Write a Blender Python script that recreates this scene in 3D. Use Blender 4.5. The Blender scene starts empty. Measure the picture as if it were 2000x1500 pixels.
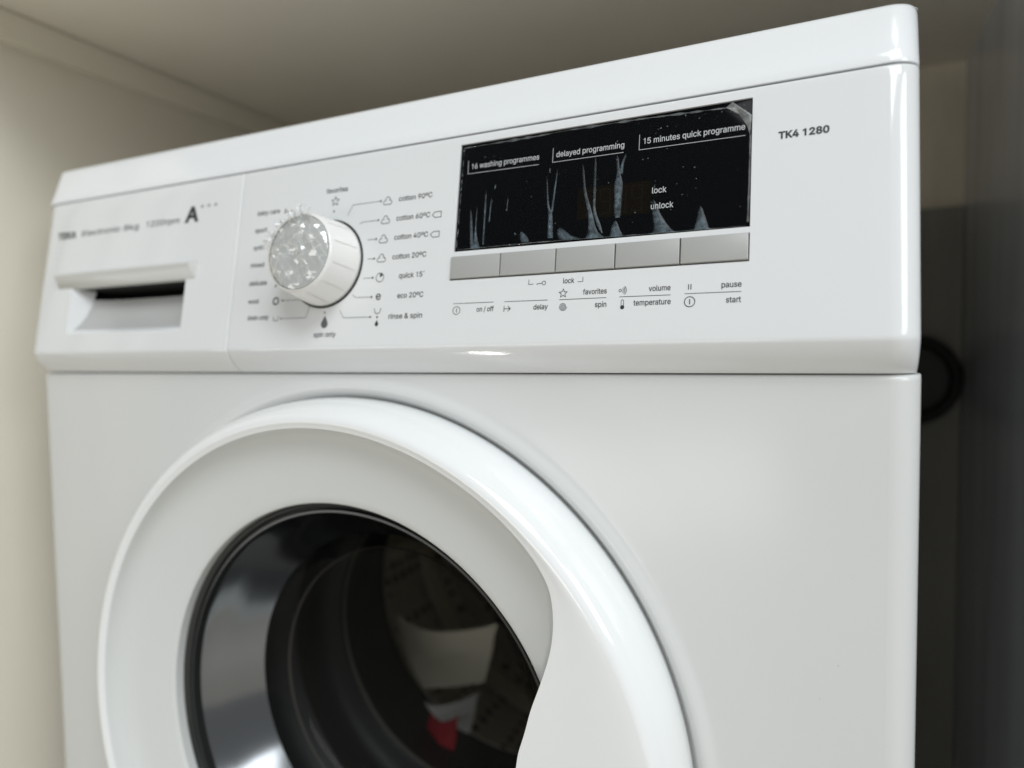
import bpy, math, random
from mathutils import Vector, Matrix, noise

random.seed(7)
scene = bpy.context.scene
col = scene.collection

# ------------------------------------------------------------------ camera
ZA = 0.687                       # height of the seam under the control panel
YAW, PITCH, ROLL = -0.4393, -0.0518, -0.0146
CAM = Vector((0.2649, -0.3223, ZA + 0.0130))
fw = Vector((math.sin(YAW) * math.cos(PITCH), math.cos(YAW) * math.cos(PITCH), math.sin(PITCH)))
rt = Vector((math.cos(YAW), -math.sin(YAW), 0))
up = rt.cross(fw)
r2 = rt * math.cos(ROLL) + up * math.sin(ROLL)
u2 = -rt * math.sin(ROLL) + up * math.cos(ROLL)
cam = bpy.data.cameras.new('camera')
cam.sensor_fit = 'HORIZONTAL'
cam.sensor_width = 36
cam.lens = 1309.6 / 2000 * 36
cam.clip_start = 0.01
cam.clip_end = 60
cam.dof.use_dof = True
cam.dof.focus_distance = (Vector((0.175, -0.002, ZA + 0.06)) - CAM).dot(fw)
cam.dof.aperture_fstop = 3.6
camo = bpy.data.objects.new('camera', cam)
col.objects.link(camo)
M = Matrix((r2, u2, -fw)).transposed().to_4x4()
M.translation = CAM
camo.matrix_world = M
scene.camera = camo

# ------------------------------------------------------------------ light
w = bpy.data.worlds.new('World')
scene.world = w
w.use_nodes = True
bg = w.node_tree.nodes['Background']
bg.inputs['Color'].default_value = (0.78, 0.80, 0.80, 1)
bg.inputs['Strength'].default_value = 0.34


def area(name, loc, target, sx, sy, energy, color, shape='RECTANGLE'):
    l = bpy.data.lights.new(name, 'AREA')
    l.shape = shape
    l.size = sx
    if shape in ('RECTANGLE', 'ELLIPSE'):
        l.size_y = sy
    l.energy = energy
    l.color = color
    o = bpy.data.objects.new(name, l)
    o.location = loc
    d = Vector(target) - Vector(loc)
    o.rotation_euler = d.to_track_quat('-Z', 'Y').to_euler()
    col.objects.link(o)
    return o


area('window_light', (1.45, -1.70, 3.10), (0.05, 0.0, 0.70), 1.7, 1.2, 56, (0.92, 0.97, 1.0))
area('side_window_light', (2.25, -1.05, 1.72), (0.10, 0.0, 0.62), 0.9, 1.0, 17, (0.94, 0.98, 1.0))
area('low_fill_light', (-0.9, -2.0, 0.12), (0.0, 0.0, 1.05), 2.2, 0.5, 10, (1.0, 0.98, 0.95))  # added fill from low in front, lifts the bevel and niche ceiling
sl = area('bevel_glint_light', (-0.24, -0.347, 0.12), (0.105, 0.0, 0.69), 0.020, 0.085, 0.0045, (1.0, 0.98, 0.95), 'ELLIPSE')  # unseen lamp added to put a glint on the fascia bevel
sl.data.spread = math.radians(24)

vs = scene.view_settings
vs.view_transform = 'Standard'
vs.look = 'None'
vs.gamma = 1
vs.exposure = 0.14
scene.cycles.use_denoising = True
scene.cycles.max_bounces = 12
scene.cycles.transparent_max_bounces = 16
scene.cycles.caustics_reflective = False
scene.cycles.caustics_refractive = False


# ------------------------------------------------------------------ materials
def mat(name, color, rough=0.4, metal=0.0, spec=0.5, coat=0.0, bump=0.0, bscale=400.0, vary=0.0, vscale=6.0, streak=1.0):
    m = bpy.data.materials.new(name)
    m.use_nodes = True
    nt = m.node_tree
    b = nt.nodes['Principled BSDF']
    b.inputs['Base Color'].default_value = (*color, 1)
    b.inputs['Roughness'].default_value = rough
    b.inputs['Metallic'].default_value = metal
    b.inputs['Specular IOR Level'].default_value = spec
    b.inputs['Coat Weight'].default_value = coat
    b.inputs['Coat Roughness'].default_value = 0.04
    tc = nt.nodes.new('ShaderNodeTexCoord')
    if bump:
        n = nt.nodes.new('ShaderNodeTexNoise')
        n.inputs['Scale'].default_value = bscale
        n.inputs['Detail'].default_value = 3
        bp = nt.nodes.new('ShaderNodeBump')
        bp.inputs['Strength'].default_value = bump
        bp.inputs['Distance'].default_value = 0.001
        nt.links.new(tc.outputs['Object'], n.inputs['Vector'])
        nt.links.new(n.outputs['Fac'], bp.inputs['Height'])
        nt.links.new(bp.outputs['Normal'], b.inputs['Normal'])
    if vary:
        n = nt.nodes.new('ShaderNodeTexNoise')
        n.inputs['Scale'].default_value = vscale
        n.inputs['Detail'].default_value = 5
        mp = nt.nodes.new('ShaderNodeMapRange')
        mp.inputs['To Min'].default_value = 1 - vary
        mp.inputs['To Max'].default_value = 1 + vary
        mx = nt.nodes.new('ShaderNodeVectorMath')
        mx.operation = 'SCALE'
        mx.inputs[0].default_value = color
        mpp = nt.nodes.new('ShaderNodeMapping')
        mpp.inputs['Scale'].default_value = (1.0, 1.0, 1.0 / streak)
        nt.links.new(tc.outputs['Object'], mpp.inputs['Vector'])
        nt.links.new(mpp.outputs['Vector'], n.inputs['Vector'])
        nt.links.new(n.outputs['Fac'], mp.inputs['Value'])
        nt.links.new(mp.outputs['Result'], mx.inputs['Scale'])
        nt.links.new(mx.outputs['Vector'], b.inputs['Base Color'])
        rp = nt.nodes.new('ShaderNodeMapRange')
        rp.inputs['To Min'].default_value = max(0.02, rough * 0.75)
        rp.inputs['To Max'].default_value = min(1.0, rough * 1.3)
        nt.links.new(n.outputs['Fac'], rp.inputs['Value'])
        nt.links.new(rp.outputs['Result'], b.inputs['Roughness'])
    return m


def film_mat(name, diff, tcol, fac_clear, gloss_rough, gloss_amt, noise_scale=0.0, fade=False):
    """thin clear plastic: transparent, with a glossy sheen and a little haze"""
    m = bpy.data.materials.new(name)
    m.use_nodes = True
    nt = m.node_tree
    nt.nodes.clear()
    out = nt.nodes.new('ShaderNodeOutputMaterial')
    tr = nt.nodes.new('ShaderNodeBsdfTransparent')
    tr.inputs['Color'].default_value = (*tcol, 1)
    df = nt.nodes.new('ShaderNodeBsdfDiffuse')
    df.inputs['Color'].default_value = (*diff, 1)
    gl = nt.nodes.new('ShaderNodeBsdfGlossy')
    gl.inputs['Roughness'].default_value = gloss_rough
    gl.inputs['Color'].default_value = (1, 1, 1, 1)
    m1 = nt.nodes.new('ShaderNodeMixShader')
    m1.inputs['Fac'].default_value = 1 - fac_clear
    nt.links.new(tr.outputs[0], m1.inputs[1])
    nt.links.new(df.outputs[0], m1.inputs[2])
    if noise_scale:
        tc = nt.nodes.new('ShaderNodeTexCoord')
        n = nt.nodes.new('ShaderNodeTexNoise')
        n.inputs['Scale'].default_value = noise_scale
        n.inputs['Detail'].default_value = 6
        mr = nt.nodes.new('ShaderNodeMapRange')
        mr.inputs['From Min'].default_value = 0.3
        mr.inputs['From Max'].default_value = 0.7
        mr.inputs['To Min'].default_value = (1 - fac_clear) * 0.35
        mr.inputs['To Max'].default_value = min(1, (1 - fac_clear) * 1.6)
        nt.links.new(tc.outputs['Object'], n.inputs['Vector'])
        nt.links.new(n.outputs['Fac'], mr.inputs['Value'])
        if fade:
            # the pocket of air under the film thins out towards its rim
            at = nt.nodes.new('ShaderNodeAttribute')
            at.attribute_name = 'thickness'
            mu = nt.nodes.new('ShaderNodeMath')
            mu.operation = 'MULTIPLY'
            nt.links.new(mr.outputs['Result'], mu.inputs[0])
            nt.links.new(at.outputs['Fac'], mu.inputs[1])
            nt.links.new(mu.outputs[0], m1.inputs['Fac'])
        else:
            nt.links.new(mr.outputs['Result'], m1.inputs['Fac'])
    # Schlick reflectance, the same for both sides of the thin sheet
    lw = nt.nodes.new('ShaderNodeLayerWeight')
    lw.inputs['Blend'].default_value = 0.5
    pw = nt.nodes.new('ShaderNodeMath')
    pw.operation = 'POWER'
    pw.inputs[1].default_value = 5
    nt.links.new(lw.outputs['Facing'], pw.inputs[0])
    fr = nt.nodes.new('ShaderNodeMath')
    fr.operation = 'MULTIPLY_ADD'
    fr.inputs[1].default_value = 0.96
    fr.inputs[2].default_value = 0.04
    nt.links.new(pw.outputs[0], fr.inputs[0])
    ml = nt.nodes.new('ShaderNodeMath')
    ml.operation = 'MULTIPLY'
    ml.inputs[1].default_value = gloss_amt
    ml.use_clamp = True
    nt.links.new(fr.outputs[0], ml.inputs[0])
    m2 = nt.nodes.new('ShaderNodeMixShader')
    nt.links.new(ml.outputs[0], m2.inputs['Fac'])
    nt.links.new(m1.outputs[0], m2.inputs[1])
    nt.links.new(gl.outputs[0], m2.inputs[2])
    nt.links.new(m2.outputs[0], out.inputs['Surface'])
    return m


WHITE = mat('white_gloss_plastic', (0.75, 0.76, 0.765), 0.085, spec=0.5, bump=0.012, bscale=60, vary=0.012, vscale=14)
WHITE_LID = mat('white_lid_laminate', (0.82, 0.835, 0.85), 0.12, spec=0.5, bump=0.012, bscale=40, vary=0.012, vscale=11)
ENAMEL = mat('white_enamelled_steel', (0.665, 0.67, 0.66), 0.18, spec=0.5, bump=0.02, bscale=90, vary=0.014, vscale=9)
DOORW = mat('white_door_plastic', (0.865, 0.875, 0.875), 0.09, spec=0.8, vary=0.01, vscale=16)
DISH = mat('pale_dish_plastic', (0.68, 0.695, 0.685), 0.18, spec=0.5)
LIPM = mat('grey_lip_plastic', (0.60, 0.60, 0.575), 0.3)
SCOOP = mat('shaded_scoop_plastic', (0.46, 0.46, 0.455), 0.3)  # grey holds the shade inside the drawer handle recess
SILVER = mat('silver_button_lacquer', (0.42, 0.42, 0.405), 0.42, metal=0.08, bump=0.06, bscale=2500)
KNOBF = mat('silver_knob_face', (0.56, 0.57, 0.56), 0.3, metal=0.0)
KNOBW = mat('white_knob_plastic', (0.83, 0.82, 0.80), 0.2)
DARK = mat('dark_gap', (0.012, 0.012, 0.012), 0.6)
RUBBER = mat('black_rubber', (0.012, 0.0125, 0.012), 0.42, spec=0.15, bump=0.25, bscale=900)
RIMD = mat('dark_door_rim', (0.022, 0.024, 0.023), 0.22)
BLACKGLASS = mat('black_display_glass', (0.0018, 0.0022, 0.003), 0.06, spec=0.05)
LCDM = mat('brown_lcd_window', (0.0056, 0.0042, 0.0023), 0.12, spec=0.05)
LCDS = mat('lcd_segment', (0.0085, 0.007, 0.0045), 0.2, spec=0.05)
INK = mat('dark_grey_ink', (0.028, 0.031, 0.034), 0.5)
INKG = mat('mid_grey_ink', (0.11, 0.115, 0.12), 0.5)
INKW = mat('pale_grey_ink', (0.50, 0.51, 0.52), 0.5)
STEEL = mat('drum_steel', (0.35, 0.33, 0.29), 0.3, metal=0.85)
LIFTER = mat('drum_lifter_plastic', (0.50, 0.44, 0.32), 0.4)
PAPER = mat('cream_paper', (0.74, 0.69, 0.54), 0.6, vary=0.08)
PAPERW = mat('white_paper', (0.74, 0.72, 0.67), 0.55, vary=0.05)
PAPERR = mat('red_print', (0.34, 0.018, 0.03), 0.5)
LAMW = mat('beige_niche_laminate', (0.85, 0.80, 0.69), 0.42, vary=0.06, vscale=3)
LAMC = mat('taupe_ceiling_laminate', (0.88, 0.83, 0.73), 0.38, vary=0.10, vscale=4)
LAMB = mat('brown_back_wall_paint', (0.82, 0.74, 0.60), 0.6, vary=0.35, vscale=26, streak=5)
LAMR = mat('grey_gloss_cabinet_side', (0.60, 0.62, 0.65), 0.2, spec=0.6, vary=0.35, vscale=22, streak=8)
TILE = mat('beige_floor_tile', (0.60, 0.55, 0.47), 0.35, vary=0.06)
FILM = film_mat('clear_film', (0.30, 0.34, 0.36), (0.98, 0.98, 0.98), 0.998, 0.10, 0.10)
CREASE = film_mat('lifted_film', (0.24, 0.32, 0.37), (0.93, 0.95, 0.96), 0.62, 0.3, 0.35, 500, fade=True)
FOLDM = film_mat('folded_film', (0.50, 0.53, 0.53), (0.9, 0.9, 0.9), 0.55, 0.12, 1.4, 220)
EDGEM = film_mat('film_edge', (0.34, 0.37, 0.37), (0.9, 0.9, 0.9), 0.72, 0.2, 0.8, 260)
SPECK = film_mat('film_bubble', (0.36, 0.39, 0.39), (0.9, 0.9, 0.9), 0.72, 0.2, 0.7)
WRAP = film_mat('crumpled_wrap', (0.93, 0.94, 0.93), (0.985, 0.99, 0.985), 0.15, 0.12, 3.2, 90, fade=True)
WRAPT = film_mat('gathered_wrap', (0.88, 0.89, 0.88), (0.97, 0.97, 0.97), 0.70, 0.2, 1.6)
GLASS = film_mat('door_glass', (0.02, 0.03, 0.03), (0.99, 1.0, 1.0), 1.0, 0.02, 0.18)


# ------------------------------------------------------------------ mesh helpers
def obj(name, verts, faces, material, parent=None, smooth=None, **props):
    me = bpy.data.meshes.new(name)
    me.from_pydata([tuple(v) for v in verts], [], faces)
    me.materials.append(material)
    me.update()
    if smooth is not None:
        me.shade_smooth()
        me.set_sharp_from_angle(angle=math.radians(smooth))
    o = bpy.data.objects.new(name, me)
    col.objects.link(o)
    if parent:
        o.parent = parent
    for k, v in props.items():
        o[k] = v
    return o


def tag(o, label, cat, group=None):
    o['label'] = label
    o['category'] = cat
    if group:
        o['group'] = group
    return o


def empty(name, loc=(0, 0, 0)):
    o = bpy.data.objects.new(name, None)
    o.empty_display_size = 0.05
    o.location = loc
    col.objects.link(o)
    return o


def boxg(x0, x1, y0, y1, z0, z1):
    v = [(x, y, z) for x in (x0, x1) for y in (y0, y1) for z in (z0, z1)]
    f = [(0, 1, 3, 2), (4, 6, 7, 5), (0, 4, 5, 1), (2, 3, 7, 6), (0, 2, 6, 4), (1, 5, 7, 3)]
    return v, f


def grid_faces(nr, nc, close=False):
    f = []
    for i in range(nr - 1):
        for j in range(nc if close else nc - 1):
            k = (j + 1) % nc
            f.append((i * nc + j, i * nc + k, (i + 1) * nc + k, (i + 1) * nc + j))
    return f


def lathe(profile, cx, cz, n=160):
    """profile of (radius, y) turned round the y-parallel axis through (cx, cz)"""
    v = []
    for r, y in profile:
        for k in range(n):
            a = 2 * math.pi * k / n
            v.append((cx + r * math.cos(a), y, cz + r * math.sin(a)))
    return v, grid_faces(len(profile), n, True)


# ------------------------------------------------------------------ the niche round the machine
def struct(name, *b, m):
    v, f = boxg(*b)
    return obj(name, v, f, m, kind='structure')


NX0, NX1, NYB, NZC = -0.40, 0.398, 0.555, ZA + 0.316
struct('floor', -1.6, 1.6, -2.6, NYB + 0.1, -0.03, 0.0, m=TILE)
wl = struct('wall_left', NX0 - 0.03, NX0, -0.17, NYB, 0.0, NZC + 0.03, m=LAMW)
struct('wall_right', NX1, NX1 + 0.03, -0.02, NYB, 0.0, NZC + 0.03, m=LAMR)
wb = struct('wall_back', NX0 - 0.03, NX1 + 0.03, NYB, NYB + 0.03, 0.0, NZC + 0.03, m=LAMB)
struct('ceiling', NX0 - 0.03, NX1 + 0.03, -0.06, NYB, NZC, NZC + 0.028, m=LAMC)
v, f = boxg(NX0, NX0 + 0.014, -0.058, NYB, NZC - 0.026, NZC - 0.001)
obj('batten', v, f, LAMW, wl)
STRIPM = mat('ivory_reflection_strip', (0.80, 0.78, 0.70), 0.35)  # unseen strips added for the bands they reflect in the front panel
for y0_, y1_, t_ in ((-0.169, -0.150, 0.010), (-0.112, -0.104, 0.006), (-0.070, -0.058, 0.008)):
    v, f = boxg(NX0, NX0 + t_, y0_, y1_, 0.001, NZC - 0.030)
    obj('reflection_strip', v, f, STRIPM, wl)

v, f = boxg(NX0 + 0.001, NX1 - 0.001, NYB - 0.012, NYB - 0.0005, 0.0, ZA + 0.160)  # added dark sheet standing in for shade low in the back gap
obj('shade_board', v, f, mat('dark_shade_board', (0.27, 0.26, 0.23), 0.55, vary=0.35, vscale=26, streak=5), wb)

# black hose outlet ring on the back wall
hx, hz = 0.348, ZA - 0.027
n1, n2 = 48, 10
v = []
for i in range(n1):
    a = 2 * math.pi * i / n1
    for j in range(n2):
        b = 2 * math.pi * j / n2
        rr = 0.0435 + 0.0065 * math.cos(b)
        v.append((rr * math.cos(a), -0.010 + 0.0095 * math.sin(b), rr * math.sin(a)))
f = [(i * n2 + j, ((i + 1) % n1) * n2 + j, ((i + 1) % n1) * n2 + (j + 1) % n2, i * n2 + (j + 1) % n2)
     for i in range(n1) for j in range(n2)]
hose = empty('hose_outlet', (hx, NYB - 0.0125, hz))
tag(hose, 'black round rubber outlet ring on the wall behind the washing machine', 'outlet ring')
obj('ring', v, f, mat('worn_black_rubber', (0.022, 0.022, 0.021), 0.5, spec=0.3), hose, 60)
v, f = lathe([(0.0, -0.004), (0.04, -0.004), (0.041, 0.0)], 0, 0, 40)
obj('cover_plate', v, f, mat('dark_plate', (0.04, 0.04, 0.038), 0.5), hose, 40)

# ------------------------------------------------------------------ washing machine
wm = empty('washing_machine')
tag(wm, 'white front-loading washing machine with black display and round glass door', 'washing machine')

HW, RC = 0.300, 0.0125
YB_, ZB_, YC_, ZC_, YD_, ZD_ = -0.0115, 0.0153, 0.0089, 0.1311, 0.0197, 0.1611
Bp = Vector((0, YB_, ZA + ZB_))
Tt = Vector((0, YC_ - YB_, ZC_ - ZB_))
LP = Tt.length
Tt.normalize()
Nn = Vector((0, -Tt.z, Tt.y))


def P(u, vv, h=0.0):
    """a point on the sloping control panel: u along, vv up, h outwards (metres)"""
    return Vector((u, 0, 0)) + Bp + Tt * vv + Nn * h


def dy_end(x, xl, xr, rl, rr):
    if x < xl + rl:
        t = min(1, (xl + rl - x) / rl)
        return rl * (1 - math.sqrt(max(0, 1 - t * t)))
    if x > xr - rr:
        t = min(1, (x - xr + rr) / rr)
        return rr * (1 - math.sqrt(max(0, 1 - t * t)))
    return 0.0


def xs_between(xl, xr, rl, rr, extra=(), step=0.03):
    xs = set()
    for k in range(11):
        a = math.pi / 2 * k / 10
        xs.add(round(xl + rl * (1 - math.sin(a)), 6))
        xs.add(round(xr - rr * (1 - math.sin(a)), 6))
    x = xl + rl
    while x < xr - rr:
        xs.add(round(x, 6))
        x += step
    xs |= {round(e, 6) for e in extra}
    return sorted(xs)


# profile of the fascia: under-bevel, soft edge, sloping face, rolled top
def bez(a, b, c, n):
    return [((1 - t) ** 2 * a[0] + 2 * t * (1 - t) * b[0] + t * t * c[0],
             (1 - t) ** 2 * a[1] + 2 * t * (1 - t) * b[1] + t * t * c[1]) for t in [i / n for i in range(n + 1)]]


BV = math.hypot(YB_, ZB_)
e0 = 0.0014


def on_panel(vv):
    q = P(0, vv)
    return (q.y, q.z - ZA)


bulge = (0.5 * YB_ - 0.0022, 0.5 * ZB_ - 0.0014)
PROFILE = []
PROFILE += [((0.010, 0.0006), -0.030), ((0.0018, 0.0003), -0.022), ((0.0004, 0.0006), -0.0205)]
curve = bez((0.0, 0.0009), bulge, (YB_, ZB_), 14)[:-1]
for k, q in enumerate(curve):
    PROFILE.append((q, -0.020 + k * 0.0008))
for k, q in enumerate(bez(curve[-1], (YB_, ZB_), on_panel(e0), 6)[1:]):
    PROFILE.append((q, -0.0079 + (k + 1) * (0.0079 + e0) / 6))


def fascia(name, xl, xr, rl, rr, holes, material, parent, side_l, side_r):
    """holes: (x0, x1, v0, v1, depth)"""
    ex = [h for q in holes for h in q[:2]]
    xs = xs_between(xl, xr, rl, rr, ex)
    vv = {round(e0, 6)} | {round(e0 + (LP - 0.0014 - e0) * i / 12, 6) for i in range(1, 13)}
    vv |= {round(h, 6) for q in holes for h in q[2:4]}
    vs_ = sorted(vv)
    prof = [q[0] for q in PROFILE]
    vpar = [q[1] for q in PROFILE]
    for t in vs_[1:]:
        prof.append(on_panel(t))
        vpar.append(t)
    tq = on_panel(LP - 0.0014)
    te = on_panel(LP)
    for q in bez(tq, te, (te[0] + 0.0016, te[1] + 0.0002), 4)[1:]:
        prof.append(q)
        vpar.append(9)
    prof.append((0.03, te[1] + 0.0003))
    vpar.append(9)
    verts, nc = [], len(xs)
    cols = list(xs)
    dys = [dy_end(x, xl, xr, rl, rr) for x in xs]
    if side_l:
        cols.insert(0, xl)
        dys.insert(0, None)
    if side_r:
        cols.append(xr)
        dys.append(None)
    nc = len(cols)
    for (y, z) in prof:
        for x, d in zip(cols, dys):
            verts.append((x, 0.06 if d is None else min(0.06, y + d), ZA + z))
    faces = []
    for i in range(len(prof) - 1):
        for j in range(nc - 1):
            cx, cv = (cols[j] + cols[j + 1]) / 2, (vpar[i] + vpar[i + 1]) / 2
            if vpar[i + 1] < 8 and any(h[0] < cx < h[1] and h[2] < cv < h[3] for h in holes):
                continue
            faces.append((i * nc + j, i * nc + j + 1, (i + 1) * nc + j + 1, (i + 1) * nc + j))
    for h in holes:
        if len(h) > 5:
            continue
        c = [(h[0], h[2]), (h[1], h[2]), (h[1], h[3]), (h[0], h[3])]
        k = len(verts)
        for hh in (0.0, -h[4]):
            verts += [P(a, b, hh) for a, b in c]
        for j in range(4):
            faces.append((k + j, k + 4 + j, k + 4 + (j + 1) % 4, k + (j + 1) % 4))
    return obj(name, verts, faces, material, parent, 35)


XS = -0.0824
DISP = (0.0808, 0.2333, 0.0517, 0.1127)
BTN = (0.0796, 0.2333, 0.0358, 0.0490)
DRAW = (-0.2500, -0.1272, 0.0138, 0.0490)
panel = fascia('control_panel', XS + 0.0003, HW, 0.0009, RC, [(*DISP, 0.0016), (*BTN, 0.006)], WHITE, wm, True, True)
drawer = fascia('detergent_drawer', -HW, XS - 0.0003, 0.0185, 0.0009, [(*DRAW, 0.0, 1)], WHITE, wm, True, True)


def pbox(name, u0, u1, v0, v1, h0, h1, b, material, parent, smooth=30):
    V, F = [], []
    rings = [(0, h0), (0, h1 - b), (b * 0.3, h1 - b * 0.3), (b, h1)]
    for ins, h in rings:
        V += [P(u0 + ins, v0 + ins, h), P(u1 - ins, v0 + ins, h), P(u1 - ins, v1 - ins, h), P(u0 + ins, v1 - ins, h)]
    for i in range(len(rings) - 1):
        for j in range(4):
            F.append((i * 4 + j, i * 4 + (j + 1) % 4, i * 4 + 4 + (j + 1) % 4, i * 4 + 4 + j))
    k = (len(rings) - 1) * 4
    F.append((k, k + 1, k + 2, k + 3))
    F.append((3, 2, 1, 0))
    return obj(name, V, F, material, parent, smooth)


# recess floor behind the buttons, and the five silver keys
pbox('key_recess', BTN[0] - 0.002, BTN[1] + 0.002, BTN[2] - 0.002, BTN[3] + 0.002, -0.0075, -0.0058, 0.0002, DARK, panel)
bx = [0.0797, 0.1099, 0.1410, 0.1718, 0.2029, 0.2332]
for k in range(5):
    pbox('push_button', bx[k] + 0.00018, bx[k + 1] - 0.00038, BTN[2] + 0.0008, BTN[3] - 0.0002, -0.005, 0.0011, 0.0005, SILVER, panel)

# display glass
disp = pbox('display', DISP[0] + 0.0002, DISP[1] - 0.0002, DISP[2] + 0.0002, DISP[3] - 0.0002, -0.004, -0.0007, 0.0003, BLACKGLASS, panel)
HD = -0.00062


def psheet(name, pts, h, material, parent, **kw):
    return obj(name, [P(a / 1000, b / 1000, h) for a, b in pts], [tuple(range(len(pts)))], material, parent, **kw)


psheet('screen_window', [(150.6, 63.0), (187.6, 63.0), (187.6, 79.4), (150.6, 79.4)], HD, LCDM, disp)


# ---- flat print: strokes and lettering
def stroke(name, pts, width, h, material, parent, closed=False):
    """a printed line of even width along pts (millimetres on the panel)"""
    pts = [Vector(p) for p in pts]
    n = len(pts)
    V, F = [], []
    for i in range(n):
        a = pts[i - 1] if (i > 0 or closed) else pts[i]
        b = pts[(i + 1) % n] if (i < n - 1 or closed) else pts[i]
        d1 = (pts[i] - a)
        d2 = (b - pts[i])
        d1 = d1.normalized() if d1.length > 1e-9 else d2.normalized()
        d2 = d2.normalized() if d2.length > 1e-9 else d1
        t = (d1 + d2)
        t = t.normalized() if t.length > 1e-6 else d1
        nn = Vector((-t.y, t.x))
        k = 1 / max(0.45, nn.dot(Vector((-d1.y, d1.x))))
        for s in (1, -1):
            q = pts[i] + nn * (width / 2 * k * s)
            V.append(P(q.x / 1000, q.y / 1000, h))
    m_ = n if closed else n - 1
    for i in range(m_):
        j = (i + 1) % n
        F.append((2 * i, 2 * i + 1, 2 * j + 1, 2 * j))
    return obj(name, V, F, material, parent)


def disc(name, c, r, h, material, parent, n=20):
    return psheet(name, [(c[0] + r * math.cos(2 * math.pi * i / n), c[1] + r * math.sin(2 * math.pi * i / n)) for i in range(n)], h, material, parent)


def circ(c, r, n=28, a0=0.0, a1=2 * math.pi, ry=None):
    full = abs(a1 - a0 - 2 * math.pi) < 1e-6
    m_ = n if full else n - 1
    return [(c[0] + r * math.cos(a0 + (a1 - a0) * i / m_), c[1] + (ry or r) * math.sin(a0 + (a1 - a0) * i / m_)) for i in range(n)]


def star(c, ro, ri):
    return [(c[0] + (ro if i % 2 == 0 else ri) * math.cos(math.pi / 2 + i * math.pi / 5),
             c[1] + (ro if i % 2 == 0 else ri) * math.sin(math.pi / 2 + i * math.pi / 5)) for i in range(10)]


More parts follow.
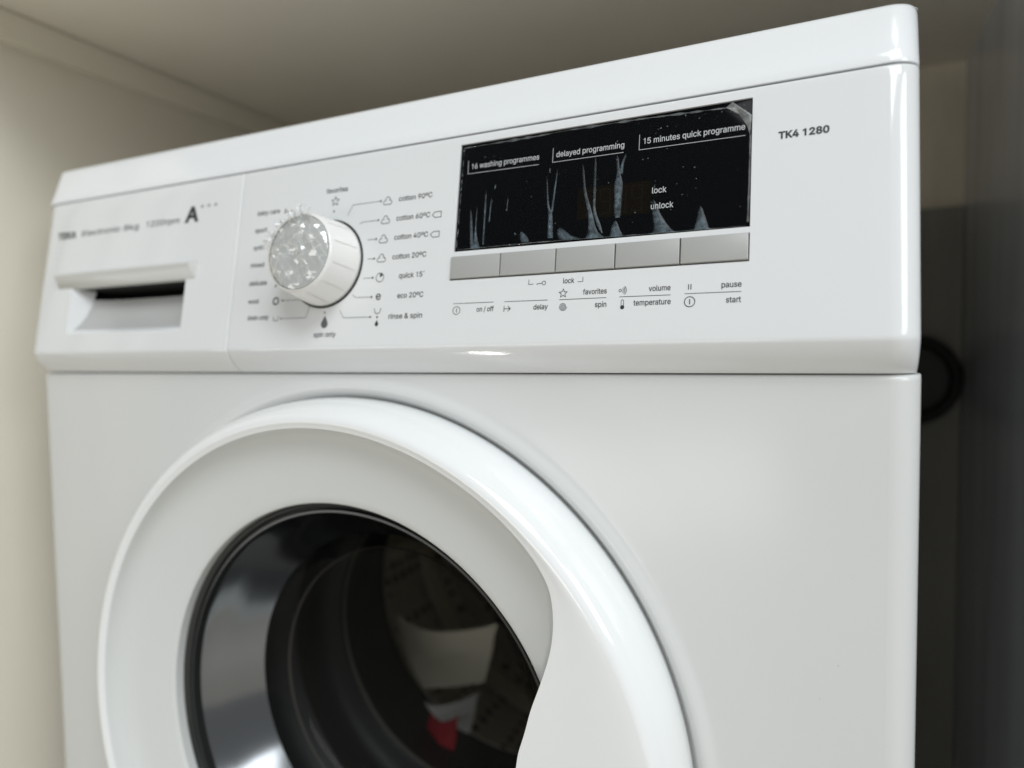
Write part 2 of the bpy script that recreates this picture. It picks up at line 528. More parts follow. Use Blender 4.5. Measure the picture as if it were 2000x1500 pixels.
# outlines of the letters used (thousandths of the type size): advance, points, triangles
GLYPHS = {
    'R1': (400, '192 -6 268 -6 268 515 212 515 85 434 85 360 192 428', '0 1 2 0 2 6 2 3 6 3 4 6 4 5 6'),
    'B1': (440, '172 -20 298 -20 298 529 206 529 54 444 54 330 172 392', '0 1 2 0 2 6 2 3 6 3 4 6 4 5 6'),
    'R&': (448, '223 -14 248 -10 274 -2 299 9 321 23 339 41 352 56 360 64 368 75 378 87 388 102 397 120 405 141 412 165 415 193 417 233 340 233 339 199 334 176 328 155 319 135 308 117 295 102 280 88 264 77 247 67 230 61 212 57 193 55 176 57 161 60 147 65 135 73 125 82 117 92 111 104 107 117 106 131 107 145 111 157 118 170 127 182 141 196 160 210 262 286 275 296 287 307 298 319 308 331 317 344 323 358 329 373 332 388 333 404 331 425 325 445 316 464 304 481 288 495 270 507 249 516 225 521 200 523 175 521 151 516 130 507 111 495 96 480 83 463 74 443 68 422 66 398 68 378 72 359 79 340 89 323 100 305 114 287 164 226 360 -9 454 -8 211 290 176 333 167 345 159 356 153 367 149 377 147 388 146 399 147 409 149 418 153 427 158 434 165 440 172 445 181 449 191 451 201 452 217 450 229 446 239 438 247 429 251 418 253 405 252 395 250 387 247 379 242 372 237 365 230 359 224 353 217 347 211 342 135 286 115 271 96 256 79 241 63 226 50 210 40 194 31 175 27 155 25 133 27 106 35 81 46 57 62 36 82 18 106 4 133 -7 164 -14 197 -16 171 218 279 88 328 30 377 86 325 150 232 264 184 323 122 277', '125 126 34 34 35 125 124 125 35 35 36 124 123 124 36 36 37 123 122 123 37 121 122 37 37 38 121 120 121 38 38 39 120 119 120 39 118 119 39 95 96 63 131 28 130 28 29 130 30 130 29 130 30 129 31 129 30 43 78 42 82 83 113 93 94 65 64 65 94 94 95 64 95 63 64 129 31 128 31 32 128 127 128 32 32 33 127 126 127 33 34 126 33 118 39 40 117 118 40 40 41 117 116 117 41 41 42 116 115 116 42 42 78 115 114 115 78 76 77 113 113 83 76 83 84 76 75 76 84 84 85 75 74 75 85 85 86 74 73 74 86 86 87 73 72 73 87 87 88 72 71 72 88 70 71 88 88 89 70 69 70 89 89 90 69 68 69 90 90 91 68 67 68 91 91 92 67 66 67 92 92 93 66 93 65 66 112 81 111 27 0 26 97 98 61 62 97 61 26 0 1 1 2 26 2 25 26 111 81 44 44 45 111 110 111 45 109 110 45 45 46 109 108 109 46 58 59 100 99 100 59 59 60 99 98 99 60 61 98 60 79 7 6 79 6 5 7 79 80 80 8 7 12 13 18 17 18 13 13 14 17 16 17 14 14 15 16 5 6 22 6 7 22 21 22 7 7 8 21 19 136 11 11 12 19 12 18 19 25 2 3 24 25 3 3 4 24 133 24 4 5 22 23 108 46 47 107 108 47 47 48 107 106 107 48 48 49 106 105 106 49 49 50 105 50 51 105 104 105 51 51 52 104 103 104 52 52 53 103 53 54 103 102 103 54 54 55 102 55 56 102 101 102 56 56 57 101 100 101 57 58 100 57 0 27 131 28 131 27 113 78 81 82 113 138 97 62 96 63 96 62 78 43 132 113 77 139 44 81 137 23 22 133 132 133 22 22 21 132 21 20 132 5 23 134 23 133 134 4 134 133 79 5 134 8 80 135 21 8 135 136 20 135 20 21 135 135 9 136 9 10 136 10 11 136 132 20 136 137 132 136 78 132 137 81 78 137 81 112 138 113 81 138 78 113 139 114 78 139'),
    'R+': (453, '264 25 264 373 189 373 189 25 400 163 400 235 52 235 52 163 264 235 189 235 189 163 264 163', '1 2 8 3 0 10 2 9 8 6 7 9 10 9 7 8 9 11 9 10 11 0 11 10 4 5 8 8 11 4'),
    'R/': (249, '171 542 3 -85 78 -85 247 542', '3 0 2 1 2 0'),
    'R0': (453, '264 -12 299 -1 329 17 355 42 376 73 393 110 405 153 412 201 414 254 412 307 405 355 393 398 376 435 354 467 329 492 298 510 264 521 227 525 189 521 155 510 125 492 99 467 78 435 61 398 48 355 41 307 39 254 41 201 48 153 60 110 77 73 98 42 124 17 155 -1 189 -12 227 -16 205 61 186 68 169 80 154 98 142 119 132 146 124 178 120 214 118 254 120 295 124 331 132 362 142 389 154 411 169 428 186 441 205 448 227 450 248 448 267 441 284 428 299 411 311 389 322 362 329 331 333 295 335 254 333 214 329 178 322 146 311 119 299 98 284 80 267 68 248 61 227 59', '27 28 42 42 43 27 26 27 43 43 44 26 44 45 26 25 26 45 45 46 25 24 25 46 34 36 33 36 37 33 51 52 19 52 18 19 33 37 32 37 38 32 31 32 38 38 39 31 30 31 39 39 40 30 29 30 40 40 41 29 28 29 41 42 28 41 24 46 47 23 24 47 47 48 23 22 23 48 48 49 22 21 22 49 49 50 21 20 21 50 50 51 20 51 19 20 70 35 0 17 54 16 70 0 1 69 70 1 54 55 15 16 54 15 6 7 64 63 64 7 7 8 63 62 63 8 61 62 8 8 9 61 60 61 9 9 10 60 69 1 2 68 69 2 2 3 68 67 68 3 3 4 67 66 67 4 4 5 66 65 66 5 5 6 65 6 64 65 60 10 59 10 11 59 58 59 11 11 12 58 57 58 12 12 13 57 56 57 13 13 14 56 55 56 14 15 55 14 36 34 35 71 36 35 35 70 71 54 17 53 52 53 17 18 52 17'),
    'R2': (453, '398 -9 398 66 162 66 162 57 274 173 301 203 324 230 343 253 358 275 371 295 379 314 385 333 389 353 390 373 388 400 381 426 369 450 353 471 333 490 310 505 284 516 256 522 225 525 194 522 165 516 139 504 115 489 95 470 78 447 66 421 59 393 56 353 135 353 137 380 141 395 147 409 155 421 165 431 177 440 190 446 206 449 224 451 240 449 255 446 269 441 281 434 292 425 300 414 306 401 310 387 311 371 310 357 307 343 302 330 295 317 286 303 275 288 262 272 246 254 228 235 55 51 55 -9 170 66', '60 61 3 32 33 31 30 31 33 33 34 30 29 30 34 28 29 34 34 35 28 27 28 35 35 36 27 36 26 27 23 39 40 40 41 23 24 38 39 39 23 24 43 21 42 22 42 21 42 22 41 23 41 22 60 3 2 2 59 60 26 36 37 25 26 37 37 38 25 38 24 25 12 13 50 6 7 56 55 56 7 7 8 55 54 55 8 8 9 54 53 54 9 9 10 53 52 53 10 10 11 52 51 52 11 11 12 51 12 50 51 50 13 49 13 14 49 14 15 49 48 49 15 15 16 48 47 48 16 16 17 47 46 47 17 17 18 46 45 46 18 19 45 18 3 61 0 0 1 3 59 2 4 4 5 59 58 59 5 57 58 5 5 6 57 6 56 57 45 19 44 19 20 44 43 44 20 21 43 20 3 1 62 2 3 62 4 2 62'),
    'R4': (453, '422 96 422 172 118 172 118 163 326 518 242 518 31 161 31 96 352 -9 352 327 273 327 273 146 273 121 273 -9 122 172 352 96 352 172 273 172 273 96', '6 7 3 2 6 3 6 2 5 3 12 11 2 3 14 3 11 14 5 2 14 4 5 14 12 3 7 0 1 16 13 8 15 14 11 17 12 7 18 15 16 11 11 12 15 15 0 16 9 10 16 16 10 17 11 16 17 15 12 18 13 15 18'),
    'R5': (453, '254 -13 285 -6 313 7 338 25 359 46 377 71 390 99 397 130 400 163 399 188 394 212 387 234 378 255 366 274 352 291 335 306 317 319 297 329 276 337 253 341 229 343 211 342 192 338 175 333 158 326 144 318 143 317 159 443 375 443 375 518 88 518 57 245 131 236 144 247 156 254 170 260 186 264 202 267 218 268 237 266 254 262 270 254 284 244 296 232 306 217 313 200 317 182 319 162 317 143 313 125 306 109 297 94 285 82 272 72 256 65 239 60 221 59 205 60 191 63 177 68 165 76 154 84 145 94 138 106 134 118 130 139 49 139 54 103 62 78 75 55 92 35 112 17 136 3 162 -7 191 -14 221 -16', '66 67 65 26 32 33 33 34 26 70 71 61 61 62 70 69 70 62 62 63 69 68 69 63 63 64 68 67 68 64 65 67 64 32 26 31 35 36 24 36 23 24 37 21 22 39 20 38 75 56 57 21 37 38 38 20 21 75 57 74 57 58 74 73 74 58 59 73 58 23 36 37 37 22 23 73 59 72 59 60 72 71 72 60 61 71 60 26 34 35 35 24 26 25 26 24 55 0 54 19 40 18 54 0 1 53 54 1 1 2 53 2 52 53 40 41 17 18 40 17 6 7 48 47 48 7 7 8 47 8 9 47 46 47 9 9 10 46 52 2 3 51 52 3 3 4 51 50 51 4 4 5 50 49 50 5 5 6 49 6 48 49 46 10 45 10 11 45 44 45 11 11 12 44 12 13 44 43 44 13 13 14 43 42 43 14 14 15 42 15 16 42 41 42 16 17 41 16 0 55 75 56 75 55 40 19 39 20 39 19 28 29 27 30 27 29 30 31 26 27 30 26'),
    'R6': (453, '258 -13 287 -6 315 7 338 23 359 44 376 68 388 95 395 125 398 157 396 189 389 218 378 244 362 267 343 287 320 303 294 314 266 321 235 323 220 322 206 320 192 315 180 310 169 302 159 294 150 285 143 275 130 252 156 252 338 517 248 518 130 345 105 307 85 272 71 242 62 215 56 188 54 162 57 129 64 98 77 70 93 45 114 24 138 7 165 -6 194 -13 226 -16 209 59 193 63 179 70 166 80 155 92 146 106 139 122 135 139 134 158 135 177 139 194 146 210 155 223 166 235 178 244 193 251 209 255 226 256 244 255 260 251 274 244 287 234 297 223 306 209 313 194 317 176 318 157 317 138 313 121 306 106 297 92 286 80 274 70 260 63 244 59 226 58 201 318', '38 39 52 52 53 38 37 38 53 53 54 37 36 37 54 54 55 36 35 36 55 34 35 55 55 56 34 33 34 56 32 33 26 26 25 32 31 32 25 59 27 58 27 23 24 47 44 46 44 47 43 47 48 43 27 59 60 60 61 27 62 19 82 43 48 42 48 49 42 41 42 49 49 50 41 40 41 50 50 51 40 39 40 51 52 39 51 33 56 57 26 33 57 57 58 26 58 27 26 25 26 27 27 24 25 31 25 24 24 23 31 30 31 23 23 22 30 22 21 30 21 20 30 18 63 17 0 79 80 0 80 45 81 45 80 17 63 64 65 66 15 16 65 15 79 0 1 1 78 79 65 16 64 17 64 16 4 5 75 74 75 5 5 6 74 6 7 74 73 74 7 7 8 73 72 73 8 71 72 8 8 9 71 70 71 9 9 10 70 10 11 70 69 70 11 11 12 69 78 1 2 77 78 2 2 3 77 76 77 3 3 4 76 4 75 76 69 12 68 12 13 68 67 68 13 13 14 67 66 67 14 15 66 14 46 44 45 45 81 46 19 62 63 63 18 19 23 27 22 82 20 27 20 21 27 21 22 27 27 61 82 61 62 82 30 20 82 28 29 82 29 30 82'),
    'R8': (453, '260 -14 292 -7 321 3 346 18 368 35 386 57 399 81 407 107 410 135 408 158 403 179 395 199 385 217 372 234 357 248 340 260 322 268 318 267 327 268 349 283 367 303 380 327 388 352 391 380 388 407 381 432 369 455 353 475 333 492 310 506 284 516 256 523 226 525 196 523 168 516 142 506 119 492 99 475 83 455 71 432 64 407 61 380 64 352 72 326 85 303 103 282 125 268 135 266 131 268 113 260 95 248 80 234 67 217 57 199 49 179 44 158 43 135 45 107 53 81 67 57 84 36 106 18 132 3 161 -7 192 -14 226 -16 206 59 187 63 171 69 157 76 146 85 136 97 130 109 126 123 124 139 126 155 130 170 137 184 147 196 159 206 173 215 189 221 207 225 226 226 245 225 263 221 279 215 293 206 305 196 315 184 322 170 326 155 328 139 326 123 322 109 315 97 306 85 295 76 281 68 265 63 247 59 226 58 210 300 195 303 182 308 170 316 160 325 152 335 147 347 143 361 142 376 143 390 147 404 152 415 160 426 170 434 181 441 195 447 210 450 226 451 243 450 258 447 271 441 283 434 292 426 300 415 306 404 309 390 310 376 309 361 305 347 299 335 291 325 282 316 270 308 257 303 242 300 226 299 324 267 129 267', '46 139 48 45 46 48 59 60 71 71 72 59 58 59 72 72 73 58 57 58 73 56 57 73 73 74 56 55 56 74 74 75 55 54 55 75 75 76 54 53 54 76 52 53 76 76 77 52 51 52 77 83 137 102 83 102 82 103 82 102 67 64 66 82 103 81 118 33 117 64 67 63 67 68 63 35 115 116 34 35 116 116 117 34 117 33 34 63 68 62 68 69 62 61 62 69 69 70 61 60 61 70 71 60 70 51 77 78 50 51 78 49 50 78 78 79 49 47 49 79 79 80 47 80 81 47 81 103 47 103 104 47 104 105 47 48 47 105 105 106 48 45 48 106 106 107 45 44 45 107 107 108 44 43 44 108 108 109 43 42 43 109 109 110 42 41 42 110 110 111 41 40 41 111 111 112 40 39 40 112 38 39 112 112 113 38 37 38 113 113 114 37 36 37 114 114 115 36 115 35 36 101 65 100 120 31 32 100 65 0 0 99 100 85 135 84 136 84 135 31 120 121 99 0 1 98 99 1 123 29 122 29 30 122 121 122 30 31 121 30 18 19 16 4 5 95 94 95 5 5 6 94 93 94 6 6 7 93 7 8 93 92 93 8 8 9 92 91 92 9 9 10 91 90 91 10 10 11 90 11 12 90 89 90 12 12 13 89 22 23 128 98 1 2 97 98 2 2 3 97 96 97 3 3 4 96 4 95 96 89 13 88 13 14 88 14 15 88 87 88 15 15 17 87 86 87 17 85 86 17 135 85 17 134 135 17 133 134 17 132 133 17 17 16 132 16 19 132 131 132 19 19 20 131 130 131 20 20 21 130 129 130 21 21 22 129 22 128 129 128 23 127 23 24 127 126 127 24 24 25 126 25 26 126 125 126 26 26 27 125 124 125 27 27 28 124 123 124 28 29 123 28 66 64 65 65 101 66 84 136 83 137 83 136 120 32 119 118 119 32 33 118 32 17 15 138 16 17 138 18 16 138 47 48 139 49 47 139'),
    'R9': (453, '194 522 165 515 138 502 114 485 94 465 77 441 64 414 57 384 54 352 57 320 64 291 75 265 91 241 110 222 133 206 159 195 187 188 218 186 233 186 247 189 260 193 272 199 284 206 294 214 302 224 310 233 323 257 297 257 114 -8 205 -9 323 163 348 202 367 236 381 266 390 294 396 321 398 347 395 380 388 410 376 439 359 464 339 485 315 502 288 514 258 522 226 525 244 450 260 445 274 438 287 429 298 417 306 403 313 387 317 370 318 350 317 332 313 315 306 299 298 286 287 274 274 265 259 258 244 254 226 252 209 254 193 258 179 265 166 274 155 286 146 300 140 315 136 333 134 352 136 370 140 387 146 403 155 417 166 429 179 438 193 445 209 450 226 451 251 191', '11 12 69 69 70 11 10 11 70 9 10 70 70 71 9 8 9 71 71 72 8 72 73 8 7 8 73 73 74 7 6 7 74 18 63 17 45 80 81 17 63 64 0 79 80 80 45 0 17 64 16 64 65 16 15 16 65 66 15 65 1 78 79 79 0 1 15 66 14 66 67 14 13 14 67 67 68 13 12 13 68 69 12 68 6 74 75 5 6 75 4 5 75 75 76 4 3 4 76 76 77 3 2 3 77 77 78 2 78 1 2 44 46 47 24 27 23 27 58 59 62 19 82 60 61 27 27 59 60 47 48 43 44 47 43 31 32 25 26 25 32 32 33 26 57 26 33 56 57 33 33 34 56 55 56 34 34 35 55 35 36 55 54 55 36 36 37 54 53 54 37 37 38 53 52 53 38 38 39 52 21 20 30 22 21 30 23 22 30 30 31 23 24 23 31 31 25 24 27 24 25 25 26 27 58 27 26 26 57 58 52 39 51 39 40 51 50 51 40 40 41 50 49 50 41 41 42 49 48 49 42 43 48 42 63 18 19 19 62 63 45 81 46 46 44 45 22 23 27 82 20 27 20 21 27 21 22 27 27 61 82 61 62 82 30 20 82 28 29 82 29 30 82'),
    'RC': (510, '294 -15 319 -11 343 -4 366 5 388 17 408 31 426 47 442 66 456 86 467 109 476 133 484 169 402 169 395 147 389 132 382 119 373 107 363 97 352 88 340 80 327 74 313 69 298 65 283 63 268 62 239 64 213 72 189 84 167 101 149 122 133 148 122 179 115 214 112 254 115 294 122 329 133 360 148 386 167 408 188 425 213 437 239 444 268 447 283 446 298 444 313 440 327 435 340 429 352 421 363 412 373 401 382 390 389 377 395 362 401 339 484 339 476 376 467 400 456 423 442 443 426 462 408 478 388 492 366 504 343 513 319 519 293 523 267 525 223 521 183 510 145 491 112 466 84 435 62 397 45 354 35 307 31 254 35 202 45 154 62 111 84 74 112 42 145 17 183 -1 223 -12 267 -16', '78 79 30 30 31 78 77 78 31 31 32 77 76 77 32 32 33 76 33 34 76 75 76 34 34 35 75 74 75 35 35 36 74 73 74 36 36 37 73 72 73 37 84 26 83 26 27 83 39 40 69 40 68 69 85 24 25 0 22 23 0 23 85 24 85 23 67 41 42 42 43 67 43 66 67 85 25 84 26 84 25 68 40 41 41 67 68 83 27 82 27 28 82 81 82 28 80 81 28 28 29 80 79 80 29 30 79 29 72 37 38 71 72 38 70 71 38 38 39 70 39 69 70 45 65 44 46 64 45 65 45 64 21 1 2 20 21 2 2 3 20 19 20 3 46 47 63 64 46 63 8 9 14 13 14 9 9 10 13 12 13 10 10 11 12 55 56 54 53 54 56 56 57 53 52 53 57 57 58 52 19 3 4 18 19 4 4 5 18 17 18 5 5 6 17 16 17 6 6 7 16 15 16 7 7 8 15 8 14 15 52 58 51 58 59 51 50 51 59 59 60 50 49 50 60 60 61 49 48 49 61 61 62 48 47 48 62 63 47 62 22 0 1 1 21 22 66 43 44 44 65 66'),
    'RE': (419, '384 -9 384 66 134 66 134 220 364 220 364 295 134 295 134 443 381 443 381 518 51 518 51 -9', '11 2 3 10 11 3 3 6 10 6 7 10 2 11 0 0 1 2 6 3 4 4 5 6 8 9 7 10 7 9'),
    'Ra': (389, '182 -16 201 -13 219 -7 234 0 247 9 258 18 267 28 275 38 278 43 268 43 268 -9 346 -9 346 252 344 279 339 304 330 324 319 342 306 356 291 368 275 377 258 383 241 388 224 391 209 393 194 393 173 392 151 389 130 384 110 376 91 366 73 353 57 337 43 317 28 286 105 263 112 279 118 287 124 295 132 302 142 308 153 314 165 318 180 321 196 322 211 321 224 318 236 314 245 308 253 301 259 292 263 282 266 270 266 255 266 249 264 245 260 243 254 240 245 237 232 236 177 229 159 226 141 223 123 219 106 215 89 209 73 201 59 191 46 180 35 166 28 149 23 130 21 108 23 83 30 60 40 40 54 22 71 8 91 -3 112 -11 135 -16 160 -18 157 55 144 57 133 61 123 65 115 71 109 78 105 85 102 94 101 105 102 116 105 126 110 133 117 140 127 145 137 150 150 154 163 157 177 159 201 162 212 164 222 165 233 167 243 169 253 171 262 173 270 176 277 179 268 174 267 138 265 124 262 111 256 98 247 86 237 75 224 67 208 60 191 56 170 54 268 28', '74 75 86 86 87 74 73 74 87 87 88 73 72 73 88 88 89 72 71 72 89 89 90 71 70 71 90 69 70 90 90 91 69 68 69 91 67 68 91 91 92 67 66 67 92 92 65 66 32 33 34 80 118 81 97 98 60 98 59 60 41 42 26 42 25 26 80 81 79 81 82 79 78 79 82 83 78 82 62 95 96 61 62 96 96 97 61 97 60 61 40 41 27 41 26 27 78 83 77 83 84 77 76 77 84 84 85 76 75 76 85 86 75 85 65 92 93 64 65 93 93 94 64 63 64 94 94 95 63 95 62 63 32 34 35 35 36 32 31 32 36 36 37 31 30 31 37 37 38 30 29 30 38 38 39 29 28 29 39 39 40 28 40 27 28 117 0 1 45 22 44 23 44 22 117 1 2 116 117 2 44 23 43 24 43 23 58 102 103 58 103 104 104 57 58 116 2 3 3 4 116 115 116 4 102 58 101 100 101 58 22 45 21 7 8 9 8 7 11 11 7 10 6 119 9 5 6 9 110 111 8 8 11 110 109 110 11 11 12 109 12 107 109 107 108 109 54 55 107 107 12 54 53 54 12 52 53 12 12 13 52 51 52 13 13 14 51 50 51 14 14 15 50 49 50 15 15 16 49 115 4 5 5 9 115 114 115 9 113 114 9 9 8 113 112 113 8 8 111 112 57 104 105 105 106 57 56 57 106 106 107 56 107 55 56 49 16 48 16 17 48 17 18 48 47 48 18 18 19 47 46 47 19 19 20 46 45 46 20 21 45 20 118 80 0 0 117 118 59 98 99 99 100 59 100 58 59 43 24 42 25 42 24 7 9 119 10 7 119'),
    'Rb': (424, '261 -14 291 -6 318 9 342 28 362 52 378 81 390 113 397 149 399 189 397 228 390 264 378 296 362 325 342 349 318 368 291 382 261 391 229 393 206 392 185 388 167 381 153 372 140 362 131 352 123 341 116 332 113 328 123 328 123 518 44 518 44 -9 121 -9 121 50 113 50 116 45 123 36 131 25 141 15 154 5 168 -4 186 -12 206 -16 230 -17 200 58 183 63 167 72 154 85 142 100 134 118 127 140 123 163 122 189 123 215 127 239 133 260 142 278 153 293 166 305 182 314 200 319 220 321 241 319 259 313 274 304 288 292 299 276 308 258 314 237 318 214 319 189 318 164 314 141 307 120 299 101 287 85 274 73 258 63 241 58 220 56 123 341 121 38', '29 30 26 31 34 30 33 30 34 34 32 33 29 26 25 24 27 23 35 36 32 30 33 49 49 50 30 51 30 50 30 51 52 26 30 52 52 53 26 25 26 27 27 24 79 40 43 39 43 44 39 20 58 59 59 19 20 39 44 38 37 38 44 44 45 37 57 58 22 21 22 58 58 20 21 37 45 36 32 36 45 45 46 32 46 47 32 33 32 47 47 48 33 49 33 48 26 53 54 54 55 26 27 26 55 55 56 27 56 57 27 23 27 57 57 22 23 60 17 18 78 41 42 42 77 78 17 60 61 77 42 0 76 77 0 0 1 76 1 75 76 63 15 62 15 16 62 61 62 16 17 61 16 5 6 72 71 72 6 6 7 71 70 71 7 7 8 70 69 70 8 68 69 8 8 9 68 67 68 9 9 10 67 66 67 10 10 11 66 75 1 2 2 3 75 74 75 3 3 4 74 73 74 4 4 5 73 5 72 73 66 11 65 11 12 65 64 65 12 12 13 64 63 64 13 13 14 63 15 63 14 43 40 41 41 78 43 60 18 59 19 59 18 25 27 79 29 25 79 28 29 79 34 31 80 32 34 80 35 32 80'),
    'Rc': (396, '227 -16 245 -14 263 -9 280 -3 296 5 311 14 325 25 338 37 349 51 358 66 366 82 375 109 298 128 293 110 289 102 284 94 279 86 272 79 265 73 258 68 249 64 240 60 230 58 219 56 207 55 185 57 167 63 151 73 137 86 126 102 117 121 110 142 107 164 105 187 107 211 110 234 117 255 126 274 137 290 151 303 167 313 185 319 207 321 219 320 229 319 239 316 249 313 257 309 264 303 271 298 278 291 283 284 287 276 291 268 297 251 373 271 364 296 357 312 347 327 336 341 324 353 310 363 295 372 279 380 263 386 245 390 226 393 207 393 173 391 141 382 112 368 87 348 65 324 48 295 35 262 28 227 25 187 28 149 35 113 48 81 65 52 87 28 112 9 141 -6 173 -14 207 -17', '79 80 29 29 30 79 78 79 30 30 31 78 77 78 31 31 32 77 76 77 32 32 33 76 33 34 76 75 76 34 34 35 75 74 75 35 35 36 74 73 74 36 85 24 25 44 66 43 0 23 85 24 85 23 67 41 42 42 43 67 43 66 67 85 25 84 83 84 25 26 83 25 69 40 41 68 69 41 41 67 68 83 26 82 26 27 82 81 82 27 27 28 81 80 81 28 29 80 28 73 36 37 72 73 37 37 38 72 71 72 38 38 39 71 70 71 39 39 40 70 40 69 70 1 21 22 46 64 45 65 45 64 21 1 2 20 21 2 2 3 20 19 20 3 46 47 63 64 46 63 8 9 14 13 14 9 9 10 13 12 13 10 10 11 12 55 56 54 53 54 56 56 57 53 52 53 57 57 58 52 19 3 4 18 19 4 4 5 18 17 18 5 5 6 17 16 17 6 6 7 16 15 16 7 7 8 15 8 14 15 52 58 51 58 59 51 50 51 59 59 60 50 49 50 60 60 61 49 48 49 61 61 62 48 47 48 62 63 47 62 1 22 0 23 0 22 45 65 44 66 44 65'),
    'Rd': (424, '218 -16 239 -12 256 -4 271 5 283 15 294 25 302 36 309 45 312 50 304 50 304 -9 381 -9 381 518 302 518 302 328 311 328 309 332 302 341 294 352 284 362 272 372 257 381 240 388 219 392 196 393 164 391 134 382 107 368 83 349 63 325 47 296 35 264 27 228 25 189 27 149 35 113 46 81 63 52 83 28 106 9 134 -6 163 -14 195 -17 184 58 166 63 151 73 137 86 126 101 117 120 111 141 107 164 105 189 107 214 110 237 117 258 126 276 137 292 150 304 166 313 184 319 205 321 225 319 243 314 258 305 271 293 282 278 291 260 298 239 301 215 303 189 301 163 297 140 291 118 282 100 271 84 258 72 242 63 225 58 205 56 304 38 302 342', '34 35 49 49 50 34 33 34 50 50 51 33 51 52 33 32 33 52 52 53 32 31 32 53 53 54 31 30 31 54 25 58 59 0 78 42 42 78 43 60 24 59 25 59 24 42 43 41 43 44 41 40 41 44 45 40 44 26 57 58 58 25 26 40 45 39 38 39 45 45 46 38 37 38 46 46 47 37 36 37 47 47 48 36 35 36 48 49 35 48 30 54 55 29 30 55 55 56 29 28 29 56 56 57 28 27 28 57 57 26 27 61 22 23 77 1 2 2 76 77 62 21 61 22 61 21 76 2 3 3 4 76 75 76 4 63 19 62 19 20 62 21 62 20 11 8 7 11 12 15 11 7 10 7 8 9 15 12 16 17 16 12 6 79 9 5 6 9 8 11 71 70 71 11 11 69 70 69 11 68 11 15 68 67 68 15 66 67 15 15 16 14 16 17 14 75 4 5 5 9 75 74 75 9 73 74 9 9 8 73 72 73 8 8 71 72 66 15 65 15 14 65 64 65 14 63 64 14 14 18 63 19 63 18 1 77 0 78 0 77 61 23 60 24 60 23 7 9 79 10 7 79 17 12 13 13 80 17 14 17 80 18 14 80'),
    'Re': (404, '238 -16 263 -11 286 -4 307 6 325 18 342 33 355 50 366 68 377 97 300 116 292 97 286 88 279 79 271 72 261 66 251 61 239 58 226 56 212 55 191 57 173 61 156 69 141 80 129 94 119 110 111 130 106 152 105 178 105 211 106 230 110 248 117 266 126 281 138 295 151 306 167 314 185 319 205 321 225 319 242 314 257 306 270 295 281 282 289 265 296 246 299 225 302 186 355 226 66 230 66 160 380 160 380 194 379 228 374 258 366 285 355 309 341 330 325 347 308 362 289 374 269 382 248 389 227 392 205 393 171 391 139 382 110 367 85 347 64 322 47 294 35 261 28 225 25 187 28 148 35 113 48 81 65 52 86 28 112 9 142 -6 175 -14 212 -17 299 227 106 229 106 160', '73 74 49 72 73 49 83 29 48 29 30 48 74 75 25 49 74 25 25 26 49 26 84 49 27 28 49 28 48 49 72 49 48 71 72 48 70 71 48 69 70 48 48 30 69 81 18 19 63 36 37 81 19 80 20 80 19 64 35 36 36 63 64 80 20 79 20 21 79 78 79 21 22 78 21 65 34 35 35 64 65 78 22 77 22 23 77 76 77 23 23 24 76 75 76 24 25 75 24 69 30 31 68 69 31 31 32 68 67 68 32 32 33 67 66 67 33 33 34 66 34 65 66 0 16 17 39 61 38 62 38 61 16 0 1 15 16 1 1 2 15 14 15 2 39 40 59 59 60 39 61 39 60 51 52 47 52 53 47 6 7 10 9 10 7 7 8 9 50 51 46 51 47 46 45 46 47 44 82 47 47 53 44 53 54 44 14 2 3 13 14 3 3 4 13 12 13 4 4 5 12 11 12 5 5 6 11 6 10 11 44 54 43 54 55 43 42 43 55 55 56 42 41 42 56 56 57 41 57 58 41 40 41 58 59 40 58 0 17 81 18 81 17 28 27 46 46 45 28 38 62 37 63 37 62 45 47 82 28 45 82 83 28 82 48 28 83 27 49 84 46 27 84 50 46 84'),
    'Rf': (254, '-3 388 -3 318 237 318 237 388 151 -9 151 418 152 434 156 445 161 454 169 460 180 463 195 465 202 465 208 464 213 463 218 462 221 461 233 457 254 527 240 531 233 534 224 536 213 537 201 539 187 539 168 538 149 534 131 527 115 518 100 506 88 491 79 473 73 454 72 432 72 -9 151 318 151 388 72 388 72 318', '5 6 33 32 33 6 6 7 32 31 32 7 30 31 7 7 8 30 29 30 8 8 28 29 11 24 10 13 22 12 23 12 22 12 23 11 24 11 23 17 18 16 18 19 16 15 16 19 20 15 19 15 20 14 20 21 14 13 14 21 22 13 21 28 8 9 27 28 9 26 27 9 9 10 26 25 26 10 10 24 25 2 3 36 0 1 37 35 2 36 36 5 37 5 33 37 35 36 38 36 37 38 1 38 37 4 35 38 34 4 38'),
